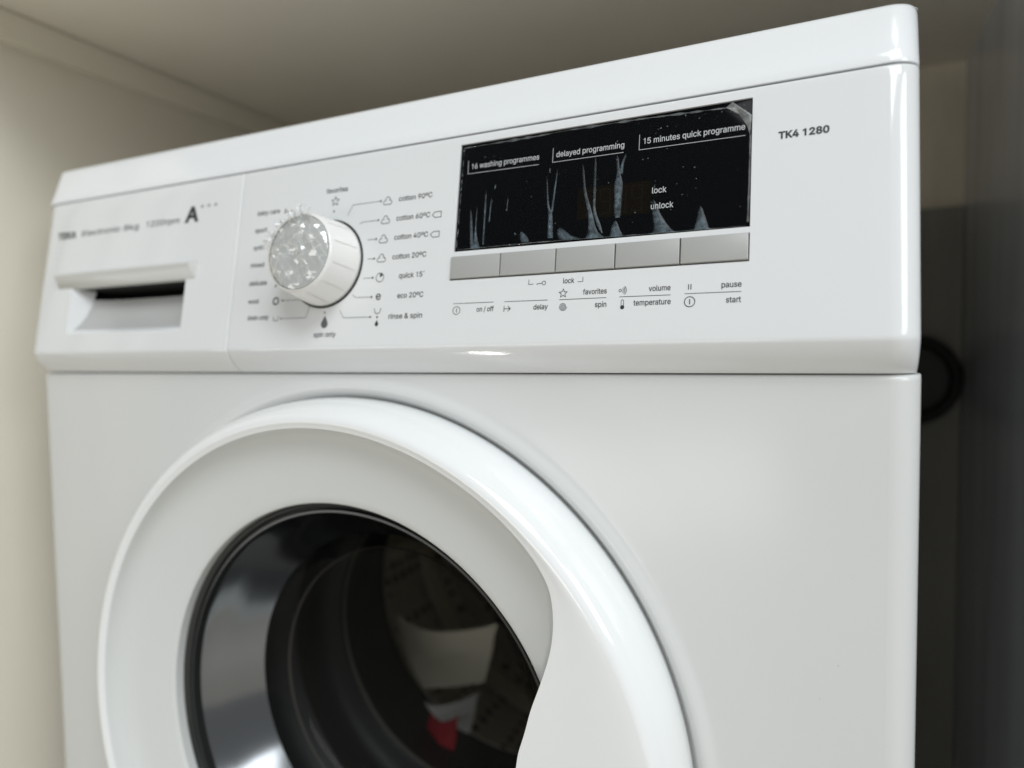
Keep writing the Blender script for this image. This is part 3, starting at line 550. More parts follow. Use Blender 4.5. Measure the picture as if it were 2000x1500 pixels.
    'Rg': (425, '238 -158 267 -153 294 -144 319 -132 340 -115 358 -95 371 -70 379 -41 381 -9 381 388 304 388 304 328 313 328 310 332 303 341 295 352 285 362 272 372 258 381 240 388 219 392 196 393 164 391 135 382 107 368 83 349 63 325 47 297 35 265 28 230 25 191 28 152 35 117 47 86 64 59 84 37 108 19 135 6 164 -2 195 -4 218 -3 239 1 256 8 271 16 283 25 293 35 301 46 308 55 311 59 302 59 302 -5 299 -32 291 -53 276 -68 257 -79 234 -86 207 -88 188 -87 171 -85 158 -80 146 -74 136 -67 128 -60 121 -51 114 -43 104 -29 38 -66 52 -89 63 -103 76 -117 92 -129 110 -140 131 -148 154 -155 179 -158 207 -160 184 70 166 75 151 83 137 95 126 109 117 126 111 146 107 168 105 193 107 217 111 239 117 259 126 277 137 292 150 304 166 313 184 319 205 321 225 319 243 314 259 305 272 293 283 278 292 261 298 240 302 218 303 193 302 167 298 144 292 125 283 108 272 94 259 83 243 75 225 70 205 68 304 340 302 47', '64 65 67 66 67 65 32 33 81 81 82 32 31 32 82 82 83 31 30 31 83 83 84 30 84 85 30 29 30 85 85 86 29 28 29 86 86 87 28 27 28 87 39 111 76 93 21 92 58 74 57 39 76 38 77 38 76 22 91 92 92 21 22 74 58 73 58 59 73 72 73 59 60 72 59 38 77 37 78 37 77 23 90 91 91 22 23 72 60 71 60 61 71 70 71 61 69 70 61 61 62 69 68 69 62 62 63 68 67 68 63 64 67 63 37 78 36 35 36 78 78 79 35 34 35 79 79 80 34 33 34 80 81 33 80 27 87 88 26 27 88 88 89 26 25 26 89 89 90 25 24 25 90 90 23 24 56 75 0 55 56 0 110 40 41 41 42 110 42 109 110 20 94 19 55 0 1 54 55 1 109 42 43 43 44 109 44 108 109 96 16 95 16 17 95 17 18 95 94 95 18 19 94 18 46 49 45 12 13 11 48 47 8 8 9 102 13 12 9 6 7 51 50 51 7 7 8 50 49 46 113 47 48 49 104 105 48 48 8 104 103 104 8 8 102 103 102 9 101 100 101 9 9 12 100 99 100 12 14 15 11 54 1 2 53 54 2 2 3 53 3 4 53 52 53 4 4 5 52 5 6 52 6 51 52 108 44 45 45 49 108 107 108 49 106 107 49 49 48 106 48 105 106 99 12 98 12 11 98 97 98 11 96 97 11 11 15 96 16 96 15 57 74 75 75 56 57 111 39 40 40 110 111 94 20 93 21 93 20 13 9 10 10 112 13 11 13 112 14 11 112 47 49 113 8 47 113 50 8 113'),
    'Rh': (410, '124 246 128 264 134 278 143 291 153 301 165 309 179 315 194 319 210 320 233 318 251 310 266 298 278 282 285 261 287 235 287 -9 366 -9 366 241 364 272 358 300 349 325 336 346 319 363 300 376 277 386 253 392 227 393 198 391 171 383 147 369 125 350 108 323 89 278 123 278 123 518 44 518 44 -9 123 -9 123 226 123 346', '35 36 32 32 31 35 37 38 36 32 36 38 38 0 32 31 32 33 28 6 7 4 5 30 29 30 5 5 6 29 6 28 29 32 0 1 33 32 1 1 2 33 2 3 33 4 30 39 9 26 8 27 8 26 24 25 10 9 10 25 26 9 25 14 15 16 16 17 14 14 17 13 17 18 13 18 19 13 12 13 19 19 20 12 20 21 12 11 12 21 21 22 11 22 23 11 10 11 23 24 10 23 8 27 7 28 7 27 31 33 39 33 3 39 3 4 39 35 31 39 34 35 39'),
    'Ri': (167, '123 -9 123 388 44 388 44 -9 97 435 109 440 120 448 129 458 134 470 135 483 134 496 129 508 120 519 109 526 97 531 84 533 70 531 58 526 48 519 39 508 34 496 32 483 34 470 39 458 48 448 58 440 70 435 84 434', '21 22 23 20 21 19 18 24 17 27 16 26 25 26 16 17 24 25 25 16 17 21 23 24 24 18 21 19 21 18 14 15 4 13 5 6 6 12 13 5 13 4 14 4 13 9 10 11 8 9 7 7 9 6 12 6 9 9 11 12 0 1 3 2 3 1 4 15 27 16 27 15'),
    'Rk': (381, '181 190 188 190 377 386 281 388 117 221 101 221 103 120 123 -9 123 518 44 518 44 -9 388 -8 192 242 136 186 290 -9 123 138 123 227 213 216 153 165', '9 10 5 7 6 10 5 10 6 4 8 5 9 5 8 1 12 0 14 11 1 17 2 12 2 3 12 15 18 13 6 7 15 5 6 15 16 4 15 4 5 15 12 3 16 16 15 13 16 13 12 8 4 16 1 11 17 12 1 17 13 0 12 0 13 18 1 0 18 14 1 18'),
    'Rl': (189, '147 -11 155 -11 163 -10 170 -9 177 -7 191 -4 177 65 165 62 162 62 159 62 156 61 152 61 147 61 137 62 131 64 128 67 125 74 123 84 123 99 123 518 44 518 44 84 46 57 54 33 67 14 86 0 111 -9 139 -11', '13 14 26 25 26 14 14 15 25 24 25 15 23 24 15 15 16 23 22 23 16 16 17 22 21 22 17 17 18 21 20 21 18 18 19 20 12 27 0 12 0 1 1 11 12 3 4 8 7 8 4 4 5 7 5 6 7 11 1 2 10 11 2 9 10 2 2 3 9 3 8 9 13 26 27 27 12 13'),
    'Rm': (610, '123 -9 123 238 124 256 128 271 134 285 142 296 151 305 162 312 174 317 186 320 199 321 218 319 233 314 247 304 257 292 263 277 265 259 265 -9 344 -9 344 247 345 261 348 274 353 286 360 296 368 305 379 312 390 317 404 320 418 321 436 320 452 314 467 306 478 293 484 276 487 253 487 -9 566 -9 566 255 564 284 558 310 549 333 536 352 520 368 501 380 481 388 459 393 437 395 416 394 396 390 377 383 360 374 344 363 330 349 319 333 310 316 300 286 333 286 322 323 310 347 294 367 272 383 248 392 219 395 202 394 185 390 168 384 153 376 138 365 126 352 114 336 105 318 95 286 121 286 121 388 44 388 44 -9 318 332 121 345', '74 75 71 71 70 74 0 1 75 71 75 1 70 71 72 74 70 69 69 73 74 6 7 68 67 68 7 71 1 2 2 3 71 72 71 3 3 4 72 4 5 72 6 68 77 9 10 64 63 11 62 11 63 10 64 10 63 15 16 55 14 15 55 55 54 14 14 54 13 54 58 13 58 59 13 12 13 59 59 60 12 60 61 12 11 12 61 62 11 61 67 7 8 66 67 8 8 9 66 65 66 9 9 64 65 53 57 52 20 21 56 25 26 50 49 50 26 26 27 49 27 48 49 56 21 22 22 23 56 57 56 23 23 24 57 52 57 24 24 25 52 51 52 25 25 50 51 28 29 46 44 45 30 29 30 45 46 29 45 34 35 36 36 37 34 37 38 34 34 38 33 38 39 33 32 33 39 39 40 32 40 41 32 31 32 41 41 42 31 42 43 31 30 31 43 44 30 43 48 27 28 47 48 28 28 46 47 35 18 0 18 19 17 16 17 19 55 16 19 19 20 55 20 56 55 54 55 56 56 57 54 57 53 76 54 57 76 58 54 76 70 72 69 77 69 72 72 5 77 5 6 77 73 69 77'),
    'Rn': (410, '124 246 128 264 134 278 143 291 153 301 165 309 179 315 194 319 210 320 233 318 251 310 266 298 278 282 285 261 287 235 287 -9 366 -9 366 241 364 272 358 300 349 325 335 346 319 363 299 376 277 386 253 392 227 393 198 391 171 383 147 369 125 350 108 323 89 278 121 278 121 388 44 388 44 -9 123 -9 123 226 121 343', '35 36 32 32 31 35 37 38 36 32 36 38 38 0 32 31 32 33 28 6 7 4 5 30 29 30 5 5 6 29 6 28 29 32 0 1 33 32 1 1 2 33 2 3 33 4 30 39 9 26 8 27 8 26 24 25 10 9 10 25 26 9 25 14 15 16 16 17 14 14 17 13 17 18 13 18 19 13 12 13 19 19 20 12 20 21 12 11 12 21 21 22 11 22 23 11 10 11 23 24 10 23 8 27 7 28 7 27 31 33 39 33 3 39 3 4 39 35 31 39 34 35 39'),
    'Ro': (415, '242 -14 274 -6 303 9 329 28 350 52 367 81 380 113 388 149 390 187 388 227 380 262 367 295 350 324 329 348 303 368 274 382 242 391 207 393 173 391 141 382 112 368 87 348 65 324 48 295 35 262 28 227 25 187 28 149 35 113 48 81 65 52 87 28 112 9 141 -6 173 -14 207 -17 185 57 167 63 151 73 137 86 126 102 117 121 110 142 107 164 105 187 107 211 110 234 117 255 126 274 137 290 151 303 167 313 185 319 207 321 229 319 249 313 265 303 278 290 290 274 299 255 305 234 309 211 310 187 309 164 305 142 299 121 290 102 279 86 265 73 249 63 229 57 207 55', '27 28 42 42 43 27 26 27 43 43 44 26 44 45 26 25 26 45 45 46 25 24 25 46 52 17 18 35 36 34 34 36 33 36 37 33 51 52 19 52 18 19 33 37 32 37 38 32 31 32 38 38 39 31 30 31 39 39 40 30 29 30 40 40 41 29 28 29 41 42 28 41 24 46 47 23 24 47 47 48 23 22 23 48 48 49 22 21 22 49 49 50 21 20 21 50 50 51 20 51 19 20 70 0 1 69 70 1 54 55 15 16 54 15 6 7 64 63 64 7 7 8 63 62 63 8 61 62 8 8 9 61 60 61 9 9 10 60 69 1 2 68 69 2 2 3 68 67 68 3 3 4 67 66 67 4 4 5 66 65 66 5 5 6 65 6 64 65 60 10 59 10 11 59 58 59 11 11 12 58 57 58 12 12 13 57 56 57 13 13 14 56 55 56 14 15 55 14 0 70 35 70 71 35 36 35 71 17 52 53 53 54 17 54 16 17'),
    'Rp': (424, '123 -152 123 50 113 50 116 45 123 36 131 25 141 15 154 5 168 -4 186 -12 206 -16 230 -17 261 -14 291 -6 318 9 342 28 362 52 378 81 390 113 397 149 399 189 397 228 390 264 378 296 362 325 342 349 318 368 291 382 261 391 229 393 206 392 185 388 167 381 153 372 140 362 130 352 122 341 116 332 113 328 121 328 121 388 44 388 44 -152 200 58 183 63 167 72 154 85 142 100 134 118 127 140 123 163 122 189 123 215 127 239 133 260 142 278 153 293 166 305 182 314 200 319 220 321 241 319 259 313 274 304 288 292 299 276 308 258 314 237 318 214 319 189 318 164 314 141 307 120 299 101 287 85 274 73 258 63 241 58 220 56 123 36 121 339', '41 42 2 2 42 3 39 37 38 41 38 37 1 4 5 2 3 1 49 50 2 41 2 50 51 41 50 41 51 52 52 53 41 38 41 53 35 36 39 39 36 80 9 43 8 43 44 8 32 58 59 59 31 32 8 44 7 6 7 44 44 45 6 57 58 34 33 34 58 58 32 33 6 45 5 1 5 45 45 46 1 46 47 1 2 1 47 47 48 2 49 2 48 38 53 54 54 55 38 39 38 55 55 56 39 56 57 39 35 39 57 57 34 35 60 29 30 78 10 11 11 77 78 29 60 61 77 11 12 76 77 12 12 13 76 13 75 76 63 27 62 27 28 62 61 62 28 29 61 28 17 18 72 71 72 18 18 19 71 70 71 19 19 20 70 69 70 20 68 69 20 20 21 68 67 68 21 21 22 67 66 67 22 22 23 66 75 13 14 14 15 75 74 75 15 15 16 74 73 74 16 16 17 73 17 72 73 66 23 65 23 24 65 64 65 24 24 25 64 63 64 25 25 26 63 27 63 26 43 9 10 10 78 43 60 30 59 31 59 30 3 42 0 0 79 3 1 3 79 4 1 79 37 39 80 41 37 80 40 41 80'),
    'Rq': (424, '381 388 304 388 304 328 311 328 309 332 302 341 294 352 284 362 272 372 257 381 240 388 219 392 196 393 164 391 134 382 107 368 83 349 63 325 47 296 35 264 27 228 25 189 27 149 35 113 46 81 63 52 83 28 106 9 134 -6 163 -14 195 -17 218 -16 239 -12 256 -4 271 5 283 15 294 25 302 36 309 45 311 50 302 50 302 -152 381 -152 184 58 166 63 151 73 137 86 126 101 117 120 111 141 107 164 105 189 107 214 110 237 117 258 126 276 137 292 150 304 166 313 184 319 205 321 225 319 243 314 258 305 271 293 282 278 291 260 298 239 301 215 303 189 301 163 297 140 291 118 282 100 271 84 258 72 242 63 225 58 205 56 304 339 302 36', '22 23 49 49 50 22 21 22 50 50 51 21 51 52 21 20 21 52 52 53 20 19 20 53 53 54 19 18 19 54 13 58 59 31 78 30 30 78 43 60 12 59 13 59 12 30 43 29 43 44 29 28 29 44 45 28 44 14 57 58 58 13 14 28 45 27 26 27 45 45 46 26 25 26 46 46 47 25 24 25 47 47 48 24 23 24 48 49 23 48 18 54 55 17 18 55 55 56 17 16 17 56 56 57 16 15 16 57 57 14 15 61 10 11 77 32 33 33 76 77 62 9 61 10 61 9 76 33 34 34 35 76 75 76 35 63 7 62 7 8 62 9 62 8 36 80 40 42 0 39 3 0 4 42 39 38 3 4 2 4 0 1 42 38 37 40 37 38 38 39 40 70 71 39 39 0 70 0 69 70 69 0 68 67 68 0 0 3 67 66 67 3 2 5 6 75 35 36 36 40 75 74 75 40 73 74 40 40 39 73 72 73 39 39 71 72 66 3 65 3 2 65 64 65 2 63 64 2 2 6 63 7 63 6 32 77 31 78 31 77 61 11 60 12 60 11 4 1 79 2 4 79 5 2 79 37 40 80 42 37 80 41 42 80'),
    'Rr': (259, '123 -9 123 237 124 252 128 266 134 279 142 290 152 299 163 307 177 312 191 316 207 317 215 317 222 316 229 315 235 315 252 312 252 392 240 393 235 393 230 393 224 394 218 394 213 394 189 392 168 385 147 375 130 361 117 344 110 330 121 330 121 388 44 388 44 -9 121 349', '28 27 31 0 1 32 31 32 1 27 28 29 31 27 30 31 1 2 28 31 2 2 3 28 3 4 28 4 5 28 29 28 5 5 6 29 6 7 29 7 26 29 29 26 33 24 8 9 9 23 24 22 10 11 11 21 22 23 9 10 10 22 23 13 19 12 20 12 19 15 16 14 16 17 14 14 17 13 17 18 13 19 13 18 12 20 11 21 11 20 26 7 8 25 26 8 8 24 25 27 29 33 30 27 33'),
    'Rs': (365, '211 -16 238 -10 263 -2 286 10 304 24 320 42 331 62 338 83 340 107 337 133 328 157 313 178 291 195 264 208 232 218 174 232 155 237 140 243 130 250 123 258 119 267 118 277 120 289 126 300 136 309 151 317 168 322 187 324 208 322 224 317 237 309 247 298 254 287 263 267 336 283 326 311 317 329 306 345 292 359 276 371 257 381 236 388 213 392 187 393 160 392 135 387 111 379 90 367 73 354 58 337 47 318 40 297 38 274 41 247 50 222 66 202 87 185 114 171 147 161 210 146 226 142 239 136 248 129 254 122 258 113 259 103 257 91 250 80 239 70 224 61 204 56 181 54 161 56 144 60 129 68 118 78 109 91 100 117 24 101 33 70 42 50 55 32 70 17 88 5 109 -5 131 -12 156 -16 182 -17', '82 75 81 75 76 81 80 81 76 79 80 76 76 77 79 78 79 77 87 71 86 71 72 86 16 58 15 86 72 85 72 73 85 25 26 45 26 44 45 85 73 84 73 74 84 83 84 74 82 83 74 75 82 74 58 16 57 16 17 57 56 57 17 17 18 56 55 56 18 18 19 55 54 55 19 19 20 54 53 54 20 52 53 20 20 21 52 51 52 21 21 22 51 50 51 22 49 50 22 22 23 49 48 49 23 47 48 23 23 24 47 46 47 24 24 25 46 25 45 46 60 14 59 27 28 42 43 27 42 70 0 1 69 70 1 28 29 41 42 28 41 7 8 65 64 65 8 8 9 64 9 10 64 34 35 33 69 1 2 68 69 2 2 3 68 67 68 3 3 4 67 4 5 67 66 67 5 5 6 66 6 7 66 7 65 66 64 10 63 10 11 63 62 63 11 11 12 62 61 62 12 12 13 61 60 61 13 14 60 13 33 35 32 35 36 32 31 32 36 36 37 31 37 38 31 30 31 38 38 39 30 29 30 39 39 40 29 41 29 40 71 87 0 0 70 71 15 58 59 59 14 15 44 26 27 27 43 44'),
    'Rt': (227, '-3 388 -3 318 213 318 213 388 56 92 59 62 69 36 86 15 108 -1 136 -10 168 -13 176 -13 185 -12 193 -12 201 -10 209 -9 224 -5 209 64 195 62 190 61 184 60 179 59 174 59 171 59 158 60 149 63 143 67 139 74 136 84 135 98 135 480 56 480 135 318 135 388 56 388 56 318', '24 25 9 9 25 8 25 26 8 7 8 26 6 7 26 26 27 6 5 6 27 27 28 5 4 5 28 28 29 4 23 10 11 11 22 23 22 11 12 12 21 22 15 16 18 17 18 16 21 12 13 20 21 13 19 20 13 13 14 19 14 15 19 15 18 19 24 9 10 10 23 24 2 3 33 0 1 34 32 2 33 33 30 34 30 31 34 32 33 35 33 34 35 1 35 34 29 32 35 4 29 35'),
    'Ru': (410, '211 -12 238 -4 262 9 284 29 302 56 321 101 289 101 289 -9 366 -9 366 388 287 388 287 153 286 133 282 116 275 101 267 88 257 78 245 70 231 64 216 60 200 59 177 62 159 69 144 81 132 98 125 119 123 144 123 388 44 388 44 139 45 107 51 79 61 55 74 34 91 16 111 3 133 -7 156 -12 182 -14 289 37', '28 29 26 21 38 20 38 21 37 22 37 21 37 22 36 36 22 35 22 23 35 34 35 23 33 34 23 23 24 33 32 33 24 31 32 24 24 25 31 30 31 25 29 30 25 26 29 25 28 26 27 19 0 1 1 18 19 18 1 2 17 18 2 5 8 9 8 5 4 6 4 5 11 12 5 5 9 11 10 11 9 17 2 3 16 17 3 3 39 16 14 15 6 13 14 6 6 5 13 5 12 13 20 38 0 0 19 20 4 6 39 6 15 39 15 16 39 8 4 39 7 8 39'),
    'Rv': (389, '233 -9 385 388 299 388 215 158 208 135 200 112 194 89 188 67 182 45 172 12 218 12 208 45 202 67 196 89 189 112 182 135 174 158 91 388 4 388 156 -9 195 92', '19 16 18 17 18 16 14 7 6 15 8 7 7 14 15 19 9 8 8 15 19 16 19 15 4 12 11 5 13 12 12 4 5 0 1 3 1 2 3 10 0 11 0 3 11 4 11 3 9 19 0 0 10 9 8 9 10 10 11 8 7 8 11 11 12 7 6 7 12 12 13 6 13 5 20 6 13 20 14 6 20'),
    'Rw': (567, '205 -9 257 169 261 187 266 204 271 222 285 278 302 347 265 347 282 278 296 223 310 169 362 -9 436 -9 557 388 473 388 425 216 404 137 397 108 390 76 380 32 413 32 404 77 397 108 390 138 370 216 323 388 245 388 198 216 191 191 184 165 177 137 170 107 163 76 154 32 186 32 177 77 170 109 163 139 142 216 94 388 10 388 131 -9 284 271 397 109 170 108', '41 38 40 39 40 38 31 36 32 37 32 36 41 33 32 32 37 41 38 41 37 35 34 1 28 29 1 1 2 28 27 28 2 2 3 27 33 41 0 0 34 33 32 33 34 34 35 32 31 32 35 30 44 1 1 29 30 10 24 9 5 9 24 6 5 24 22 17 21 21 17 18 15 16 12 12 13 15 13 14 15 21 18 20 20 12 21 12 16 21 22 21 16 12 20 11 19 11 20 20 18 19 10 19 18 18 17 10 17 23 10 24 10 23 27 3 4 4 8 27 7 27 8 8 5 7 5 6 7 26 7 6 6 25 26 34 0 1 8 4 42 5 8 42 9 5 42 11 19 10 22 16 43 17 22 43 23 17 43 6 24 25 7 26 27 31 35 44 35 1 44 36 31 44'),
    'Rx': (379, '96 -9 156 80 167 98 177 115 186 132 195 147 203 162 220 190 157 190 174 162 183 147 192 132 201 115 212 98 223 80 282 -9 374 -8 203 231 203 151 368 388 277 388 226 310 214 292 203 274 194 258 186 241 177 226 160 197 223 197 205 226 196 242 187 258 177 275 167 292 155 310 105 388 13 388 176 154 177 235 5 -8 189 137 203 190 203 163 231 192 203 197 203 230 191 251 176 159 177 190 177 197 177 225 148 194', '34 35 36 39 0 1 1 2 37 3 4 37 4 10 37 38 26 25 25 31 38 32 38 31 3 37 2 37 9 8 26 38 50 34 36 51 38 32 33 11 12 18 5 11 18 18 6 5 24 30 17 17 23 24 20 21 19 15 16 14 23 17 22 18 12 13 14 16 43 6 18 42 10 4 40 37 10 47 41 44 49 30 24 46 10 5 47 5 10 40 11 5 40 17 29 28 19 21 17 21 22 17 41 7 44 7 41 42 18 7 42 17 28 43 7 18 43 28 7 43 18 13 43 13 14 43 19 17 43 17 30 45 26 50 44 29 17 45 28 29 44 7 28 44 44 29 45 26 44 45 30 25 45 25 26 45 25 30 46 31 25 46 39 1 37 9 37 47 8 9 48 9 47 48 41 48 42 48 47 42 6 42 47 5 6 47 27 8 48 49 27 48 48 41 49 27 49 50 49 44 50 38 27 50 37 8 51 27 38 51 8 27 51 38 33 51 33 34 51 39 37 51'),
    'Ry': (389, '49 -149 55 -150 63 -152 72 -153 81 -154 92 -154 110 -153 127 -150 143 -144 158 -136 171 -126 183 -113 194 -98 204 -81 212 -61 385 388 299 388 215 158 208 135 200 112 194 89 172 12 218 12 208 45 201 67 195 89 189 112 182 135 174 158 91 388 4 388 153 -1 142 -32 136 -48 130 -59 124 -68 117 -74 110 -78 102 -80 93 -81 84 -80 73 -79 55 -75 37 -144 195 92', '0 42 43 4 40 3 2 3 40 41 2 40 2 41 1 0 1 41 42 0 41 39 5 6 6 38 39 38 6 7 37 38 7 5 39 4 40 4 39 31 21 20 20 26 31 26 27 31 27 28 31 19 25 24 24 18 19 15 22 14 17 23 22 22 15 17 15 16 17 18 24 23 23 17 18 21 31 14 14 22 21 22 23 21 23 24 21 20 21 24 24 25 20 25 19 44 37 7 8 36 37 8 8 9 36 9 10 36 35 36 10 10 11 35 34 35 11 11 12 34 33 34 12 12 13 33 13 14 33 32 33 14 14 31 32 29 30 28 20 25 44 26 20 44 31 28 30'),
    'R´': (219, '109 420 186 538 96 538 40 420', '2 3 0 0 1 2'),
    'Rº': (335, '196 214 222 220 246 231 267 246 285 265 299 287 309 312 316 339 318 368 316 398 309 426 299 451 285 473 267 491 246 506 222 517 196 524 167 526 139 524 112 517 88 506 67 491 49 473 35 451 25 426 19 398 17 368 19 339 25 312 35 287 49 265 67 247 88 232 112 220 139 214 167 212 152 280 138 284 127 290 117 299 109 310 102 322 98 336 95 352 94 368 95 385 98 401 102 415 109 428 117 439 127 447 138 454 152 458 167 459 183 458 197 454 208 447 218 438 226 428 233 415 237 401 240 385 241 368 240 352 237 336 233 322 226 310 218 299 208 290 197 284 183 280 167 278', '27 28 42 42 43 27 26 27 43 43 44 26 44 45 26 25 26 45 45 46 25 24 25 46 35 36 34 37 34 36 52 18 51 34 37 33 37 38 33 19 50 51 51 18 19 33 38 32 31 32 38 38 39 31 30 31 39 39 40 30 29 30 40 40 41 29 28 29 41 42 28 41 24 46 47 23 24 47 47 48 23 22 23 48 48 49 22 21 22 49 49 50 21 20 21 50 50 19 20 0 69 70 55 16 54 17 54 16 69 0 1 68 69 1 56 15 55 16 55 15 6 7 64 63 64 7 7 8 63 62 63 8 61 62 8 8 9 61 60 61 9 9 10 60 68 1 2 2 3 68 67 68 3 3 4 67 66 67 4 4 5 66 65 66 5 5 6 65 6 64 65 60 10 59 10 11 59 58 59 11 11 12 58 57 58 12 12 13 57 56 57 13 13 14 56 15 56 14 0 70 35 70 71 35 36 35 71 54 17 53 52 53 17 18 52 17'),
    'B0': (453, '269 -35 308 -22 343 -1 372 27 396 62 414 102 427 148 435 199 437 254 435 309 427 360 414 406 396 447 372 481 343 510 308 531 269 544 227 548 184 544 145 531 111 510 81 481 57 447 39 406 26 360 18 309 16 254 18 199 26 148 39 102 57 62 81 27 110 -2 145 -22 184 -35 227 -39 211 84 197 89 185 98 173 111 163 129 154 153 147 182 143 216 141 254 143 293 147 327 154 356 163 379 173 398 185 411 197 420 211 425 227 427 243 426 256 420 268 411 280 398 291 379 299 356 306 327 310 293 312 254 310 216 306 182 299 153 291 129 280 111 268 98 256 89 243 84 227 82', '26 27 43 43 44 26 44 45 26 25 26 45 34 36 33 36 37 33 32 33 37 37 38 32 31 32 38 38 39 31 30 31 39 39 40 30 29 30 40 40 41 29 28 29 41 41 42 28 27 28 42 43 27 42 25 45 46 24 25 46 46 47 24 23 24 47 47 48 23 22 23 48 48 49 22 21 22 49 49 50 21 20 21 50 50 51 20 19 20 51 51 52 19 52 18 19 17 54 16 70 35 0 7 8 63 62 63 8 61 62 8 8 9 61 70 0 1 69 70 1 1 2 69 68 69 2 2 3 68 67 68 3 3 4 67 66 67 4 4 5 66 65 66 5 5 6 65 64 65 6 6 7 64 7 63 64 61 9 60 9 10 60 59 60 10 10 11 59 58 59 11 11 12 58 57 58 12 12 13 57 56 57 13 13 14 56 55 56 14 14 15 55 54 55 15 16 54 15 36 34 35 71 36 35 35 70 71 54 17 53 52 53 17 18 52 17'),
    'B2': (453, '421 -32 421 89 185 89 185 48 290 158 318 188 342 215 361 239 378 262 391 285 401 306 408 328 412 350 413 373 410 404 402 434 388 462 370 487 347 508 321 525 291 538 259 545 225 548 191 545 158 537 128 525 101 507 78 485 59 459 44 429 36 396 31 330 157 330 160 376 163 388 167 398 173 407 180 414 188 419 198 424 210 426 224 427 237 427 249 424 259 420 268 415 275 409 280 401 285 393 287 383 288 371 287 360 285 350 281 340 276 328 268 316 257 302 244 287 229 270 211 251 32 60 32 -32 224 89', '32 33 31 30 31 33 33 34 30 29 30 34 28 29 34 34 35 28 27 28 35 35 36 27 36 26 27 23 39 40 22 41 42 41 22 40 23 40 22 60 61 3 3 2 60 2 59 60 26 36 37 25 26 37 37 38 25 24 25 38 38 39 24 39 23 24 7 8 55 54 55 8 8 9 54 53 54 9 9 10 53 52 53 10 10 11 52 51 52 11 11 12 51 50 51 12 12 13 50 49 50 13 13 14 49 14 15 49 48 49 15 15 16 48 47 48 16 16 17 47 46 47 17 17 18 46 45 46 18 18 19 45 3 61 0 0 1 3 59 2 4 4 5 59 58 59 5 57 58 5 5 6 57 56 57 6 6 7 56 7 55 56 45 19 44 19 20 44 43 44 20 20 21 43 42 43 21 22 42 21 3 1 62 2 3 62 4 2 62'),
    'B4': (453, '445 73 445 195 141 195 141 157 366 540 229 541 8 167 8 73 375 -32 375 350 250 350 250 146 250 121 250 -32 163 195 375 73 375 195 254 350 250 342 250 195 250 73', '6 7 3 6 3 2 3 12 11 6 2 10 5 6 10 10 4 5 2 3 14 3 11 14 10 2 14 4 10 17 3 7 12 0 1 16 13 8 15 14 11 19 12 7 20 15 16 11 11 12 15 15 0 16 10 14 18 17 10 18 9 17 18 19 16 18 16 9 18 11 16 19 15 12 20 13 15 20'),
    'B8': (453, '263 -37 298 -30 330 -18 359 -1 384 19 405 44 421 72 430 102 433 135 431 161 425 186 416 209 404 230 389 249 371 266 351 280 331 289 364 266 338 247 364 265 386 289 401 317 411 348 414 380 411 411 402 441 388 467 369 491 347 511 320 527 291 538 260 545 226 548 193 545 161 538 131 527 105 511 82 491 64 467 49 441 41 411 38 380 41 348 51 317 67 289 88 265 113 248 89 270 123 290 101 280 81 266 63 249 48 230 36 209 27 186 22 161 20 135 23 103 32 72 48 44 68 19 93 -1 122 -18 154 -30 189 -37 226 -39 208 82 193 85 180 90 170 95 162 102 156 109 151 118 149 127 148 139 149 151 152 161 157 171 164 180 172 187 183 194 196 199 210 202 226 203 242 202 256 199 269 194 280 187 288 180 295 171 300 161 303 151 305 139 304 127 301 118 296 109 290 102 282 95 272 90 259 85 244 82 226 81 213 322 202 325 192 329 184 334 177 340 172 347 168 355 166 365 165 376 166 386 168 396 172 403 177 410 184 416 192 421 201 425 213 427 226 428 240 427 251 425 261 421 269 416 275 410 280 403 284 396 286 387 287 376 286 365 284 355 280 347 274 340 268 334 259 329 250 325 239 322 226 322 367 269 85 269', '46 48 47 58 59 72 72 73 58 57 58 73 56 57 73 73 74 56 55 56 74 74 75 55 54 55 75 75 76 54 53 54 76 76 46 53 52 53 46 51 52 46 46 45 51 45 50 51 49 44 139 43 44 49 49 48 43 83 137 102 83 102 82 103 82 102 67 64 66 82 103 81 117 118 33 116 117 34 117 33 34 64 67 63 67 68 63 62 63 68 68 69 62 61 62 69 69 70 61 60 61 70 70 71 60 59 60 71 72 59 71 46 76 77 77 78 46 78 79 46 79 80 46 80 81 46 48 46 81 81 103 48 103 104 48 104 105 48 105 106 48 106 107 48 107 108 48 108 109 48 43 48 109 42 43 109 109 110 42 41 42 110 110 111 41 40 41 111 111 112 40 39 40 112 38 39 112 112 113 38 37 38 113 113 114 37 36 37 114 114 115 36 35 36 115 115 116 35 116 34 35 101 65 100 84 135 136 100 65 0 0 99 100 135 84 85 121 31 120 32 120 31 121 122 30 31 121 30 19 17 18 4 5 95 94 95 5 5 6 94 93 94 6 6 7 93 7 8 93 92 93 8 8 9 92 91 92 9 9 10 91 90 91 10 10 11 90 18 90 11 11 12 18 12 13 18 19 18 13 13 14 19 19 14 138 16 15 20 20 21 16 99 0 1 98 99 1 1 2 98 97 98 2 2 3 97 96 97 3 3 4 96 4 95 96 90 18 89 88 89 18 87 88 18 86 87 18 85 86 18 18 16 85 135 85 16 134 135 16 133 134 16 132 133 16 131 132 16 130 131 16 129 130 16 16 21 129 21 22 129 128 129 22 22 23 128 127 128 23 23 24 127 126 127 24 24 25 126 25 26 126 125 126 26 26 27 125 124 125 27 27 28 124 123 124 28 28 29 123 122 123 29 30 122 29 66 64 65 65 101 66 84 136 83 137 83 136 120 32 119 118 119 32 33 118 32 17 15 16 16 18 17 15 17 138 17 19 138 20 15 138 47 45 46 49 47 48 45 47 139 47 49 139 50 45 139'),
